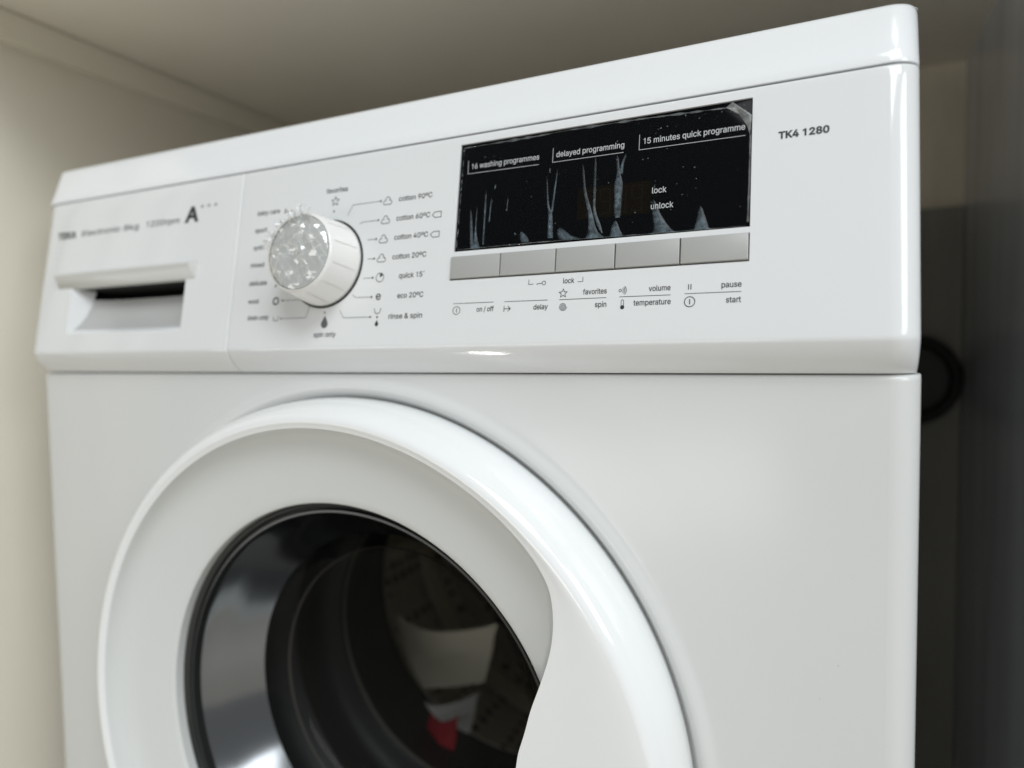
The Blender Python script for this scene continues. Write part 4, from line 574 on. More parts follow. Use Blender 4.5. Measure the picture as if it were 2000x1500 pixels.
    'BA': (480, '108 -32 221 292 243 361 253 392 264 428 288 510 189 510 234 363 242 336 250 312 257 292 372 -32 509 -32 299 541 179 541 -29 -32 402 110 402 231 78 231 78 110 239 347 279 231 199 231 157 110 322 110', '19 15 0 15 19 18 18 14 15 1 7 18 7 6 18 14 18 6 17 16 12 12 16 11 17 12 13 17 10 21 9 10 17 3 9 17 4 3 17 5 4 17 17 13 5 2 8 9 9 3 2 7 2 3 6 7 3 3 4 6 4 5 6 14 6 5 5 13 14 1 18 22 7 1 20 2 7 20 8 2 20 11 16 24 16 17 21 19 0 23 18 19 22 22 19 23 21 22 23 24 21 23 16 21 24'),
    'BE': (419, '407 -32 407 89 157 89 157 197 387 197 387 318 157 318 157 420 404 420 404 541 28 541 28 -32', '11 2 3 10 11 3 3 6 10 6 7 10 2 11 0 0 1 2 6 3 4 4 5 6 8 9 7 10 7 9'),
    'BK': (467, '240 243 244 242 507 534 350 541 188 366 176 352 163 338 150 324 138 310 126 296 114 281 102 266 91 251 72 227 81 86 157 -32 157 194 156 225 157 334 157 541 28 541 28 -32 506 -29 230 362 148 260 356 -32 157 161 157 331 283 286 156 271 156 248 193 196', '20 21 13 13 21 14 20 13 12 12 11 20 9 10 24 8 9 24 24 7 8 14 21 15 12 13 17 17 24 12 11 12 24 24 10 11 20 11 10 10 9 20 9 8 20 23 0 1 25 22 1 28 2 23 2 3 23 6 27 29 5 6 23 4 5 23 13 14 16 17 13 16 8 7 18 20 8 18 23 3 4 14 15 26 16 14 26 7 24 27 29 27 24 18 7 27 20 18 19 1 22 28 23 1 28 26 31 16 0 23 29 23 6 29 24 17 30 29 24 30 0 29 30 31 0 30 30 17 31 17 16 31 1 0 31 25 1 31'),
    'BT': (449, '161 420 161 -32 289 -32 289 420 449 420 449 541 0 541 0 420', '6 7 0 4 5 3 0 1 2 2 3 0 3 5 0 6 0 5'),
}


def lettering(text, u0, vb, u1, cap, h, material, parent, weight='R'):
    """one printed word or line as flat letter shapes, fitted between u0 and u1 (millimetres)"""
    V, F, pen = [], [], 0
    for ch in text:
        if ch == ' ':
            pen += 188
            continue
        adv, pts, tri = GLYPHS[weight + ch]
        pts = [int(q) for q in pts.split()]
        tri = [int(q) for q in tri.split()]
        k = len(V)
        V += [(pen + pts[2 * q], pts[2 * q + 1]) for q in range(len(pts) // 2)]
        F += [(k + tri[3 * q], k + tri[3 * q + 1], k + tri[3 * q + 2]) for q in range(len(tri) // 3)]
        pen += adv
    x0, x1 = min(q[0] for q in V), max(q[0] for q in V)
    sx, sy = (u1 - u0) / (x1 - x0), cap / 509
    W = [P((u0 + (a - x0) * sx) / 1000, (vb + b * sy) / 1000, h) for a, b in V]
    return obj('lettering', W, F, material, parent)


HP = 0.00012
for t, a, b, c in [('cotton 90ºC', 42.0, 84.6, 64.4), ('cotton 60ºC', 41.3, 73.1, 63.9), ('cotton 40ºC', 40.9, 61.9, 63.5),
                   ('cotton 20ºC', 40.7, 50.5, 63.3), ('quick 15´', 46.2, 39.2, 63.1), ('eco 20ºC', 46.1, 27.7, 63.3),
                   ('rinse & spin', 41.3, 16.0, 63.6)]:
    lettering(t, a, b, c, 2.9, HP, INK, panel)
for t, a, b, c in [('baby care', -67, 87, -48.3), ('sport', -67.7, 75.6, -57.6), ('synth', -67.6, 64.2, -58.7), ('mixed', -68.6, 52.8, -57.2),
                   ('delicate', -68.1, 40.9, -53.2), ('wool', -67.6, 29.2, -58.4), ('drain only', -66.7, 18.6, -49.0),
                   ('favorites', -11.9, 95.3, 4.4), ('spin only', -11.7, 6.7, 4.8)]:
    lettering(t, a, b, c, 2.9, HP, INK, panel)
for t, a, b, c in [('on / off', 97.3, 18.0, 107.4), ('delay', 130.0, 17.9, 137.8), ('favorites', 156.1, 24.4, 168.2), ('spin', 162.5, 17.8, 168.3),
                   ('volume', 188.7, 24.4, 198.9), ('temperature', 181.6, 17.8, 199.2), ('pause', 221.7, 24.4, 230.3), ('start', 223.8, 17.4, 230.2),
                   ('lock', 145.4, 30.6, 151.3)]:
    lettering(t, a, b, c, 2.6, HP, INK, panel)
for t, a, b, c in [('16 washing programmes', 88.1, 98.0, 128.1), ('delayed programming', 137.7, 97.8, 173.6),
                   ('15 minutes quick programme', 183.2, 98.1, 230.2), ('lock', 188.3, 72.5, 195.2), ('unlock', 188.0, 64.7, 198.7)]:
    lettering(t, a, b, c, 2.9, HD + 0.00004, INKW, disp)
lettering('TK4 1280', 244.5, 91.0, 265.1, 3.1, HP, INK, panel, 'B')
lettering('TEKA', -275.5, 88.6, -253.0, 5.0, HP, INK, drawer, 'B')
lettering('Electronic 8kg', -246.0, 89.0, -182.0, 4.2, HP, INKG, drawer)
lettering('1200rpm', -173.9, 89.3, -140.0, 4.2, HP, INKG, drawer)
lettering('A', -134.7, 89.2, -121.3, 10.0, HP, INK, drawer, 'B')
for k in range(3):
    lettering('+', -120.6 + 6.4 * k, 97.6, -117.4 + 6.4 * k, 3.4, HP, INKG, drawer)

for pts in [[(6.0, 79.8), (9.3, 85.9), (28.5, 86.1)], [(15.3, 73.7), (17.5, 74.6), (27.7, 74.7)], [(21.9, 63.5), (27.9, 63.4)], [(23.3, 51.9), (28.0, 51.8)],
            [(21.4, 40.5), (27.4, 40.5)], [(14.5, 31.2), (17.0, 29.4), (27.7, 29.2)], [(6.4, 22.3), (9.3, 17.7), (27.9, 17.5)],
            [(-16.5, 26.4), (-19.1, 18.7), (-37.6, 18.8)], [(-22.5, 30.0), (-39.0, 30.1)], [(-38.0, 87.3), (-33.0, 84.0)]]:
    stroke('printed_line', pts, 0.30, HP, INKG, panel)
for c in [(29.4, 86.1), (28.6, 74.7), (28.2, 63.4), (28.0, 51.8), (28.1, 40.5), (28.4, 29.2), (28.6, 17.5), (-38.7, 18.8), (-39.0, 30.1), (-38.5, 87.4),
          (-4.8, 83.5), (-4.8, 21.3), (33.4, 17.3)]:
    disc('printed_dot', c, 0.62, HP + 0.00003, INK, panel)


def cloud(c):
    pts = []
    for k, (ox, oy, r, a0, a1) in enumerate([(0, 1.15, 1.40, -25, 205), (-1.65, -0.85, 1.25, 75, 285), (1.65, -0.85, 1.25, 255, 465)]):
        pts += circ((c[0] + ox, c[1] + oy), r, 10, math.radians(a0), math.radians(a1))
    return pts


for c in [(34.3, 85.6), (33.8, 74.3), (33.4, 62.9), (33.1, 51.6)]:
    stroke('cotton_icon', cloud(c), 0.38, HP, INK, panel, True)
for c in [(68.4, 74.1), (68.0, 62.8)]:
    stroke('tag_icon', [(c[0] - 3.0, c[1]), (c[0] - 1.3, c[1] + 1.6), (c[0] + 2.7, c[1] + 1.6), (c[0] + 2.7, c[1] - 1.6), (c[0] - 1.3, c[1] - 1.6)], 0.36, HP, INK, panel, True)
# quick wash clock, eco letter, rinse basin, drops
ic = stroke('clock_icon', circ((33.1, 40.4), 2.6), 0.36, HP, INK, panel, True)
psheet('clock_icon', [(33.1, 40.4), (33.1, 42.7)] + circ((33.1, 40.4), 2.2, 8, math.pi / 2, math.pi / 6)[0:], HP + 0.00003, INK, panel)
lettering('e', 31.4, 27.4, 34.8, 4.6, HP, INK, panel)
stroke('basin_icon', [(31.0, 22.4), (31.6, 20.0), (32.4, 19.4), (34.2, 19.4), (35.0, 20.0), (35.6, 22.4)], 0.40, HP, INK, panel)
stroke('basin_icon', [(-45.2, 20.4), (-44.5, 17.6), (-41.6, 17.6), (-40.9, 20.4)], 0.40, HP, INKG, panel)


def drop(c, r):
    return [(c[0], c[1] + 2.0 * r)] + circ(c, r, 14, math.radians(150), math.radians(390))


psheet('drop_icon', drop((33.4, 13.2), 1.2), HP, INK, panel)
psheet('drop_icon', drop((-4.4, 14.4), 2.5), HP, INKG, panel)
stroke('wool_icon', circ((-44.3, 30.0), 2.1, 18), 0.9, HP, INK, panel, True)
stroke('feather_icon', [(-46.3, 38.9), (-44.6, 40.8), (-43.6, 42.6)], 0.8, HP, INK, panel)
stroke('baby_icon', [(-44.4, 86.5), (-43.0, 87.4), (-43.8, 89.2)], 0.8, HP, INK, panel)
stroke('star_icon', star((-4.3, 89.7), 3.0, 1.35), 0.4, HP, INK, panel, True)

for pts in [[(82.9, 22.9), (107.1, 22.8)], [(113.3, 22.7), (137.7, 22.5)], [(143.7, 22.35), (168.1, 22.3)], [(174.6, 22.35), (199.0, 22.15)], [(205.5, 22.35), (230.2, 22.2)],
            [(153.0, 31.0), (155.7, 31.0), (155.7, 33.3)], [(126.6, 33.6), (126.6, 31.1), (129.2, 31.1)]]:
    stroke('printed_line', pts, 0.26, HP, INK, panel)
stroke('power_icon', circ((85.1, 19.1), 2.15), 0.32, HP, INK, panel, True)
stroke('power_icon', [(85.1, 20.2), (85.1, 18.0)], 0.42, HP, INK, panel)
stroke('delay_icon', [(113.4, 20.5), (113.4, 17.3)], 0.34, HP, INK, panel)
stroke('delay_icon', [(113.4, 18.9), (116.9, 18.9)], 0.34, HP, INK, panel)
stroke('delay_icon', [(115.5, 20.3), (117.0, 18.9), (115.5, 17.5)], 0.34, HP, INK, panel)
stroke('star_icon', star((145.7, 25.5), 2.25, 1.0), 0.32, HP, INK, panel, True)
sp = [(145.9 + (0.2 + 1.9 * i / 47) * math.cos(i * 0.40), 18.7 + (0.2 + 1.9 * i / 47) * math.sin(i * 0.40)) for i in range(48)]
stroke('spin_icon', sp, 0.26, HP, INK, panel)
stroke('volume_icon', circ((174.9, 25.4), 0.62, 14), 0.28, HP, INK, panel, True)
for k in range(3):
    stroke('volume_icon', circ((175.2, 25.4), 1.2 + 0.75 * k, 10, -0.85, 0.85), 0.28, HP, INK, panel)
disc('thermometer_icon', (176.2, 17.2), 1.0, HP, INK, panel)
stroke('thermometer_icon', [(175.6, 17.6), (175.6, 20.4), (176.2, 20.9), (176.8, 20.4), (176.8, 17.6)], 0.26, HP, INK, panel)
stroke('pause_icon', [(207.1, 26.7), (207.1, 24.2)], 0.38, HP, INK, panel)
stroke('pause_icon', [(208.2, 26.7), (208.2, 24.2)], 0.38, HP, INK, panel)
stroke('start_icon', circ((207.8, 18.5), 2.35), 0.36, HP, INK, panel, True)
stroke('start_icon', [(207.8, 19.7), (207.8, 17.3)], 0.44, HP, INK, panel)
stroke('key_icon', circ((135.0, 31.4), 1.0, 16), 0.28, HP, INK, panel, True)
stroke('key_icon', [(134.0, 31.3), (131.3, 31.2), (131.3, 30.6)], 0.30, HP, INK, panel)
for pts in [[(85.9, 103.0), (86.0, 95.5), (128.1, 95.2)], [(135.8, 103.0), (135.8, 95.3), (173.3, 95.3)], [(181.1, 103.2), (181.1, 95.4), (230.3, 95.2)]]:
    stroke('printed_line', pts, 0.26, HD + 0.00004, INKW, disp)
for k in range(4):
    u0 = 154.5 + 8.0 * k
    for a in [(0, 0), (0, 6.2)]:
        pass
    stroke('digit_segments', [(u0, 65.0), (u0, 77.4), (u0 + 5.0, 77.4), (u0 + 5.0, 65.0), (u0, 65.0), (u0, 71.2), (u0 + 5.0, 71.2)], 0.9, HD + 0.00003, LCDS, disp)

# ---- drawer scoop and lip
dx0, dx1, dv0, dv1 = DRAW
scoop, nx = [], 17
prof = [(dv0, 0.0), (dv0 + 0.0012, -0.0008), (dv0 + 0.0036, -0.0042), (dv0 + 0.009, -0.0086), (dv0 + 0.016, -0.012), (dv0 + 0.024, -0.0145), (dv0 + 0.0285, -0.0155)]
for vv, h in prof:
    for i in range(nx):
        s = i / (nx - 1)
        tx = min(1.0, max(-1.0, (s - 0.5) * 2))
        inset = min(0.010, -h * 0.65)
        x = dx0 + inset + (dx1 - dx0 - inset * 1.12) * s
        hh = h * (1 - 0.25 * abs(tx) ** 4)
        scoop.append(P(x, vv, hh))
obj('handle_scoop', scoop[nx * 2:], grid_faces(len(prof) - 2, nx), SCOOP, drawer, 50)
obj('handle_sill', scoop[:nx * 3], grid_faces(3, nx), WHITE, drawer, 50)
# side cheeks of the recess
for nm, s in (('left', 0), ('right', 1)):
    xo = dx0 if s == 0 else dx1
    V, F = [], []
    for vv, h in prof + [(dv1, -0.0165)]:
        inset = min(0.010, -h * 0.65)
        xi = dx0 + inset if s == 0 else dx0 + inset + (dx1 - dx0 - inset * 1.12)
        V += [P(xo, vv, 0.0), P(xi, vv, h * 0.75 - 0.0001)]
    n = len(V) // 2
    for i in range(n - 1):
        F.append((2 * i, 2 * i + 1, 2 * i + 3, 2 * i + 2))
    obj('handle_cheek', V, F, WHITE, drawer, 50)
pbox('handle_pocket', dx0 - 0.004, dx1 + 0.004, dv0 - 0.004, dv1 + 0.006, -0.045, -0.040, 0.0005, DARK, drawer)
V = []
lx0, lx1 = -0.2655, -0.1180
for u, q in ((lx0, 0.0), (lx0 + 0.0015, 1.0), (lx1 - 0.0015, 1.0), (lx1, 0.0)):
    for vv, h in ((0.0598, -0.0005), (0.0594, 0.0042), (0.0580, 0.0056), (0.0560, 0.0052), (0.0502, 0.0012), (0.0492, 0.0004), (0.0486, -0.003)):
        V.append(P(u, vv, h if q else min(h, 0.0) - 0.0001))
obj('handle_lip', V, grid_faces(4, 7), LIPM, drawer, 40)
v, f = boxg(dx0 - 0.004, dx1 + 0.004, 0.0, 0.02, 0, 0.001)
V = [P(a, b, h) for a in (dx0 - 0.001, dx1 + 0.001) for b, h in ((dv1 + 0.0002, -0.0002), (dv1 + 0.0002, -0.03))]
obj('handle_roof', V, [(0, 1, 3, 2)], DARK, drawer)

# ---- worktop lid
lid_prof = [(0.030, ZC_ + 0.0010), (YC_ + 0.0020, ZC_ + 0.0008), (YC_ + 0.0003, ZC_ + 0.0010), (YC_ + 0.0002, ZC_ + 0.0018)]
nrm = Vector((YD_ - YC_, ZD_ - ZC_)).normalized()
for k in range(1, 6):
    t = 0.0026 + (0.0278 - 0.0026) * k / 5
    lid_prof.append((YC_ + nrm.x * t, ZC_ + nrm.y * t))
aa = lid_prof[-1]
lid_prof += bez(aa, (YD_, ZD_), (YD_ + 0.0045, ZD_ + 0.0006), 6)[1:]
lid_prof += [(0.03, ZD_ + 0.001), (0.515, ZD_ + 0.001), (0.52, ZD_ - 0.002), (0.52, ZC_ + 0.0010)]
xs = xs_between(-HW, HW, RC, RC)
V = []
for (y, z) in lid_prof:
    front = y < 0.03
    for x in xs:
        d = dy_end(x, -HW, HW, RC, RC)
        # the top face dips a little towards the rounded ends
        e = max(0.0, (abs(x) - (HW - 0.004)) / 0.004)
        drp = 0.0020 * (1 - math.sqrt(max(0, 1 - e * e))) if z > ZD_ - 0.004 else 0
        V.append((x, y + (d if front else 0), ZA + z - drp))
nc = len(xs)
F = grid_faces(len(lid_prof), nc)
F.append(tuple(i * nc for i in range(len(lid_prof))))
F.append(tuple(i * nc + nc - 1 for i in reversed(range(len(lid_prof)))))
obj('top_lid', V, F, WHITE_LID, wm, 35)

# ---- cabinet: front panel with the stamped door surround
DX, DZ = 0.0034, ZA - 0.2206
HF_ = HW + 0.0016
FX, ZT, ZL = HF_ - RC, ZA - 0.0027, 0.085
nA = 192
rings = [(0.165, 0.030), (0.190, 0.0080), (0.2062, 0.0046), (0.2072, 0.0034), (0.2084, 0.0014), (0.2098, -0.0006), (0.2114, -0.0017), (0.2130, -0.0020), (0.2148, -0.0016), (0.2168, -0.0007), (0.2186, -0.0001), (0.2205, 0.0), (0.2235, 0.0)]
angs = [2 * math.pi * k / nA for k in range(nA)]
for sx in (-1, 1):
    for zz in (ZT, ZL):
        a = math.atan2(zz - DZ, sx * FX - DX) % (2 * math.pi)
        i = min(range(nA), key=lambda q: abs(angs[q] - a))
        angs[i] = a
V = []
for r, y in rings:
    for a in angs:
        zz = DZ + r * math.sin(a)
        V.append((DX + r * math.cos(a), y, min(zz, ZT)))
for a in angs:
    c, s = math.cos(a), math.sin(a)
    t = 9
    if c > 1e-9:
        t = min(t, (FX - DX) / c)
    if c < -1e-9:
        t = min(t, (-FX - DX) / c)
    if s > 1e-9:
        t = min(t, (ZT - DZ) / s)
    if s < -1e-9:
        t = min(t, (ZL - DZ) / s)
    V.append((DX + t * c, 0.0, DZ + t * s))
F = grid_faces(len(rings) + 1, nA, True)
# rolled top edge
k = len(V)
xsF = xs_between(-HF_, HF_, RC, RC)
topr = bez((0.0, ZT), (0.0, ZT + 0.0026), (0.003, ZT + 0.0026), 5) + [(0.02, ZT + 0.0026)]
for y, z in topr:
    for x in xsF:
        V.append((x, y + dy_end(x, -HF_, HF_, RC, RC), z))
F += [tuple(k + q for q in g) for g in grid_faces(len(topr), len(xsF))]
# rounded vertical corners
for s in (-1, 1):
    k = len(V)
    rows = [(FX, 0.0)]
    for i in range(1, 15):
        a = math.pi / 2 * i / 14
        rows.append((FX + RC * math.sin(a), RC * (1 - math.cos(a))))
    rows.append((HF_, 0.04))
    for x, y in rows:
        V += [(s * x, y, ZL), (s * x, y, ZT)]
    F += [tuple(k + q for q in g) for g in grid_faces(len(rows), 2)]
obj('front_panel', V, F, ENAMEL, wm, 40)
for s in (-1, 1):
    v, f = boxg(min(s * (HW - 0.002), s * (HW - 0.0004)), max(s * (HW - 0.002), s * (HW - 0.0004)), 0.040, 0.515, 0.02, ZA + ZC_ + 0.0004)
    obj('side_panel', v, f, ENAMEL, wm)
v, f = boxg(-HW + 0.002, HW - 0.002, 0.513, 0.515, 0.02, ZA + ZC_)
obj('back_panel', v, f, ENAMEL, wm)
v, f = boxg(-HW + 0.004, HW - 0.004, 0.012, 0.03, 0.02, ZL - 0.001)
obj('plinth', v, f, ENAMEL, wm)
for sx in (-1, 1):
    for yy in (0.06, 0.47):
        v, f = lathe([(0.0, 0.0), (0.02, 0.0), (0.02, 0.008), (0.009, 0.009), (0.009, 0.03)], 0, 0, 20)
        obj('foot', [(sx * 0.26 + a, yy + c, b) for a, b, c in v], f, RUBBER, wm, 40)

# a few dust specks on the enamel
V, F = [], []
rn = random.Random(3)
for k in range(26):
    x, z = rn.uniform(-0.2, 0.28), rn.uniform(ZA - 0.25, ZA - 0.01)
    if math.hypot(x - DX, z - DZ) < 0.225:
        continue
    r = rn.uniform(0.00012, 0.00032)
    k0 = len(V)
    V += [(x + r * math.cos(a * 1.257) * rn.uniform(0.6, 1.2), -0.00006, z + r * math.sin(a * 1.257) * rn.uniform(0.6, 1.2)) for a in range(5)]
    F.append(tuple(range(k0, k0 + 5)))
obj('dust_specks', V, F, mat('grey_dust', (0.32, 0.32, 0.30), 0.9), wm, kind='stuff')

# ---- door ring with its handle lobe
door = empty('door')
door.parent = wm
tab = [(0, .1185), (7, .1215), (14.9, .1281), (19, .1352), (23.5, .1431), (28.2, .1565), (31.9, .1686), (35.5, .178), (39.7, .1867), (44.2, .1895), (49, .1906), (56, .1909), (181, .1909)]


def rlin(deg):
    d = abs((deg + 180) % 360 - 180)
    for (a, ra), (b, rb) in zip(tab, tab[1:]):
        if a <= d <= b:
            return ra + (rb - ra) * (d - a) / (b - a)
    return 0.1909


def rcrease(deg):
    """the traced inner edge of the ring, smoothed over a few degrees"""
    tot = wt = 0.0
    for k in range(-12, 13):
        g = math.exp(-(k * 0.4 / 2.0) ** 2)
        tot += g * rlin(deg + k * 0.4)
        wt += g
    return tot / wt


RO, YO, RK, YK, RH, YH = 0.2064, -0.0030, 0.1950, -0.0340, 0.1441, -0.0135
nD = 540
ring_rows, dish_rows = [], []
for q in range(nD):
    deg = 360 * q / nD
    rc = rcrease(deg)
    lob = max(0.0, 0.1909 - rc) / 0.0724
    yc = -0.0331 + 0.0035 * lob
    pr = [(RO - 0.0012, 0.008), (RO, YO)]
    for k in range(1, 15):
        a = math.pi / 2 * k / 14
        pr.append((RK + (RO - RK) * math.cos(a), YO + (YK - YO) * math.sin(a) ** 0.92))
    for k in range(1, 9):
        t = k / 9
        e = t * t * (3 - 2 * t)
        r = RK + (rc + 0.0008 - RK) * t
        pr.append((r, YK + (yc + 0.0001 - YK) * e))
    pr += [(rc + 0.0002, yc + 0.0004), (rc, yc + 0.0012)]
    ring_rows.append(pr)
    ds = [(rc, yc + 0.0012)]
    for t, yy in ((0.03, -0.0285), (0.08, -0.0252), (0.16, -0.0226), (0.28, -0.0204), (0.42, -0.0188), (0.58, -0.0174), (0.75, -0.0158), (0.90, -0.0143), (0.97, -0.0137), (1.0, -0.0128)):
        ds.append((rc + (RH - rc) * t, max(yy, yc + 0.002)))
    ds += [(RH - 0.0002, -0.010), (RH - 0.0002, 0.004)]
    dish_rows.append(ds)


def sweep(rows):
    nP = len(rows[0])
    V = []
    for k in range(nP):
        for q in range(nD):
            a = 2 * math.pi * q / nD
            r, y = rows[q][k]
            V.append((DX + r * math.cos(a), y, DZ + r * math.sin(a)))
    return V, grid_faces(nP, nD, True)


V, F = sweep(ring_rows)
obj('door_ring', V, F, DOORW, door, 50)
V, F = sweep(dish_rows)
obj('door_dish', V, F, DISH, door, 50)
V, F = lathe([(0.1445, -0.004), (0.1436, -0.0072), (0.1420, -0.0078), (0.1405, -0.0066), (0.1396, -0.003), (0.1390, -0.0028), (0.1380, -0.005), (0.1366, -0.005), (0.1358, 0.004)], DX, DZ, 200)
obj('door_seal', V, F, RIMD, door, 40)
GRIM = mat('silvered_glass_rim', (0.215, 0.225, 0.235), 0.14, metal=1.0, bump=0.02, bscale=30)
V, F = lathe([(0.1362, 0.0005), (0.1350, 0.0030), (0.1300, 0.0110), (0.1235, 0.0215), (0.1175, 0.0310), (0.1130, 0.0372)], DX, DZ, 200)
obj('glass_rim', V, F, GRIM, door, 60)
bowl = [(0.1130, 0.0372), (0.1095, 0.0415), (0.1055, 0.0450), (0.1010, 0.0485), (0.0960, 0.0520), (0.088, 0.0545), (0.07, 0.0560), (0.03, 0.057), (0.0005, 0.057)]
V, F = lathe(bowl, DX, DZ, 200)
obj('glass_bowl', V, F, GLASS, door, 60)
V, F = lathe([(0.1003, 0.0478), (0.1010, 0.0489), (0.0998, 0.0498)], DX, DZ, 160)
obj('bowl_edge', V, F, mat('glass_edge', (0.05, 0.045, 0.04), 0.5, spec=0.2), door, 60)

# ---- rubber bellows and drum
gas = [(0.166, 0.028), (0.158, 0.034), (0.150, 0.048), (0.151, 0.070), (0.146, 0.086), (0.136, 0.094), (0.140, 0.108), (0.141, 0.124), (0.134, 0.134), (0.1265, 0.137), (0.1235, 0.1405), (0.1240, 0.146), (0.1280, 0.152), (0.1320, 0.176), (0.1385, 0.208), (0.1425, 0.222), (0.1430, 0.2265), (0.146, 0.230)]
V, F = lathe(gas, DX, DZ, 160)
obj('rubber_gasket', V, F, RUBBER, wm, 50)
V, F = lathe([(0.1230, 0.1385), (0.1222, 0.1405), (0.1230, 0.1425), (0.1244, 0.1405)], DX, DZ, 120)
obj('gasket_lip', V, F, mat('highlit_rubber_lip', (0.10, 0.10, 0.085), 0.3), wm, 50)  # paler colour paints the highlight along the gasket rim
drum = empty('drum')
drum.parent = wm
DRUMM = mat('perforated_drum_steel', (0.62, 0.58, 0.48), 0.36, metal=0.35)
nt = DRUMM.node_tree
tc = nt.nodes.new('ShaderNodeTexCoord')
vo = nt.nodes.new('ShaderNodeTexVoronoi')
vo.inputs['Scale'].default_value = 58
vo.inputs['Randomness'].default_value = 0.12
lt = nt.nodes.new('ShaderNodeMath')
lt.operation = 'GREATER_THAN'
lt.inputs[1].default_value = 0.30
mxx = nt.nodes.new('ShaderNodeMix')
mxx.data_type = 'RGBA'
mxx.inputs[6].default_value = (0.004, 0.004, 0.004, 1)
mxx.inputs[7].default_value = (0.62, 0.58, 0.48, 1)
nt.links.new(tc.outputs['Object'], vo.inputs['Vector'])
nt.links.new(vo.outputs['Distance'], lt.inputs[0])
nt.links.new(lt.outputs[0], mxx.inputs[0])
nt.links.new(mxx.outputs[2], nt.nodes['Principled BSDF'].inputs['Base Color'])
V, F = lathe([(0.1455, 0.232), (0.160, 0.2285), (0.222, 0.236), (0.232, 0.246), (0.232, 0.46), (0.225, 0.474), (0.15, 0.488), (0.05, 0.49), (0.0005, 0.49)], DX, DZ, 120)
obj('drum_shell', V, F, DRUMM, drum, 40)
V, F = lathe([(0.226, 0.412), (0.217, 0.418), (0.2135, 0.428), (0.217, 0.438), (0.226, 0.444)], DX, DZ, 120)
obj('drum_rim', V, F, mat('cream_drum_rim', (0.80, 0.70, 0.50), 0.35, metal=0.2), drum, 60)
for k in range(3):
    a = math.radians(300 + 120 * k)
    V = []
    for y in (0.25, 0.27, 0.43, 0.45):
        hgt = 0.012 if y in (0.25, 0.45) else 0.052
        for t, hh in ((-0.024, 0), (-0.012, 0.75), (0.0, 1.0), (0.012, 0.75), (0.024, 0)):
            r = 0.231 - hgt * hh
            th = a + t / 0.232 * 1.0
            V.append((DX + r * math.cos(th), y, DZ + r * math.sin(th)))
    obj('drum_lifter', V, grid_faces(4, 5), LIFTER, drum, 60)

# ---- programme knob (axis square to the sloping panel)
KU, KV = -0.0072, 0.0512
nK = 96


def kn(profile, name, material, parent, smooth=35, n=nK):
    V = []
    for r, h in profile:
        for q in range(n):
            a = 2 * math.pi * q / n
            V.append(P(KU + r * math.cos(a), KV + r * math.sin(a), h))
    return obj(name, V, grid_faces(len(profile), n, True), material, parent, smooth)


knob = kn([(0.0274, -0.0006), (0.0272, 0.0003), (0.0266, 0.0005), (0.0260, 0.0004), (0.0252, -0.001)], 'knob_base_shade', RIMD, wm)  # dark ring paints the shadow gap round the knob base
knob.name = 'programme_knob'
kn([(0.0250, -0.001), (0.0260, 0.0012), (0.0260, 0.0022), (0.0236, 0.0215), (0.0231, 0.0230), (0.0223, 0.0236), (0.0218, 0.0236)], 'knob_body', KNOBW, knob)
kn([(0.0219, 0.0232), (0.0217, 0.0236), (0.0213, 0.0233)], 'knob_trim', RIMD, knob)
kn([(0.0214, 0.0232), (0.0205, 0.0236), (0.010, 0.0230), (0.0004, 0.0229)], 'knob_face', KNOBF, knob)
REFLINEM = mat('reflected_line', (0.76, 0.735, 0.70), 0.3)
# tinted strips painting the lines reflected on the knob skirt
for k in range(9):
    a = math.radians(-75 + 30 * k)
    V = []
    for da in (-0.012, 0.012):
        for r, h in ((0.02593, 0.0035), (0.02385, 0.0205)):
            V.append(P(KU + (r + 0.00006) * math.cos(a + da), KV + (r + 0.00006) * math.sin(a + da), h))
    obj('reflected_line', V, [(0, 1, 3, 2)], REFLINEM, knob)

# ------------------------------------------------------------------ things on and in the machine
# clear wrap crumpled over the knob face
wrap = empty('plastic_wrap', P(KU, KV, 0.0245))
tag(wrap, 'crumpled clear plastic wrap stretched over the face of the programme knob', 'plastic wrap')
O = wrap.location


def ridged(p, sc):
    s, amp = 0.0, 1.0
    for k in range(3):
        q = Vector(p) * sc * (1.9 ** k) + Vector((11.3 * k, 4.7, 2.1))
        s += amp * (1 - abs(noise.noise(q)) * 2.2)
        amp *= 0.55
    return s


rw = random.Random(21)
folds = [(rw.uniform(0, math.pi), wl, am, rw.random()) for wl, am in ((0.0150, 0.0012), (0.0117, 0.0010), (0.0088, 0.0008), (0.0067, 0.0006), (0.0050, 0.0004))]


def crumple(x, y, nf=5):
    """height of the crumpled sheet: folds running in a few directions, each bent a little"""
    wx = x + 0.0022 * noise.noise((x * 110, y * 110, 1.0))
    wy = y + 0.0022 * noise.noise((x * 110, y * 110, 7.0))
    h = 0.0
    for an, wl, am, ph in folds[:nf]:
        t = (wx * math.cos(an) + wy * math.sin(an)) / wl + ph
        h += am * abs((t % 1.0) - 0.5) * 2
    return h


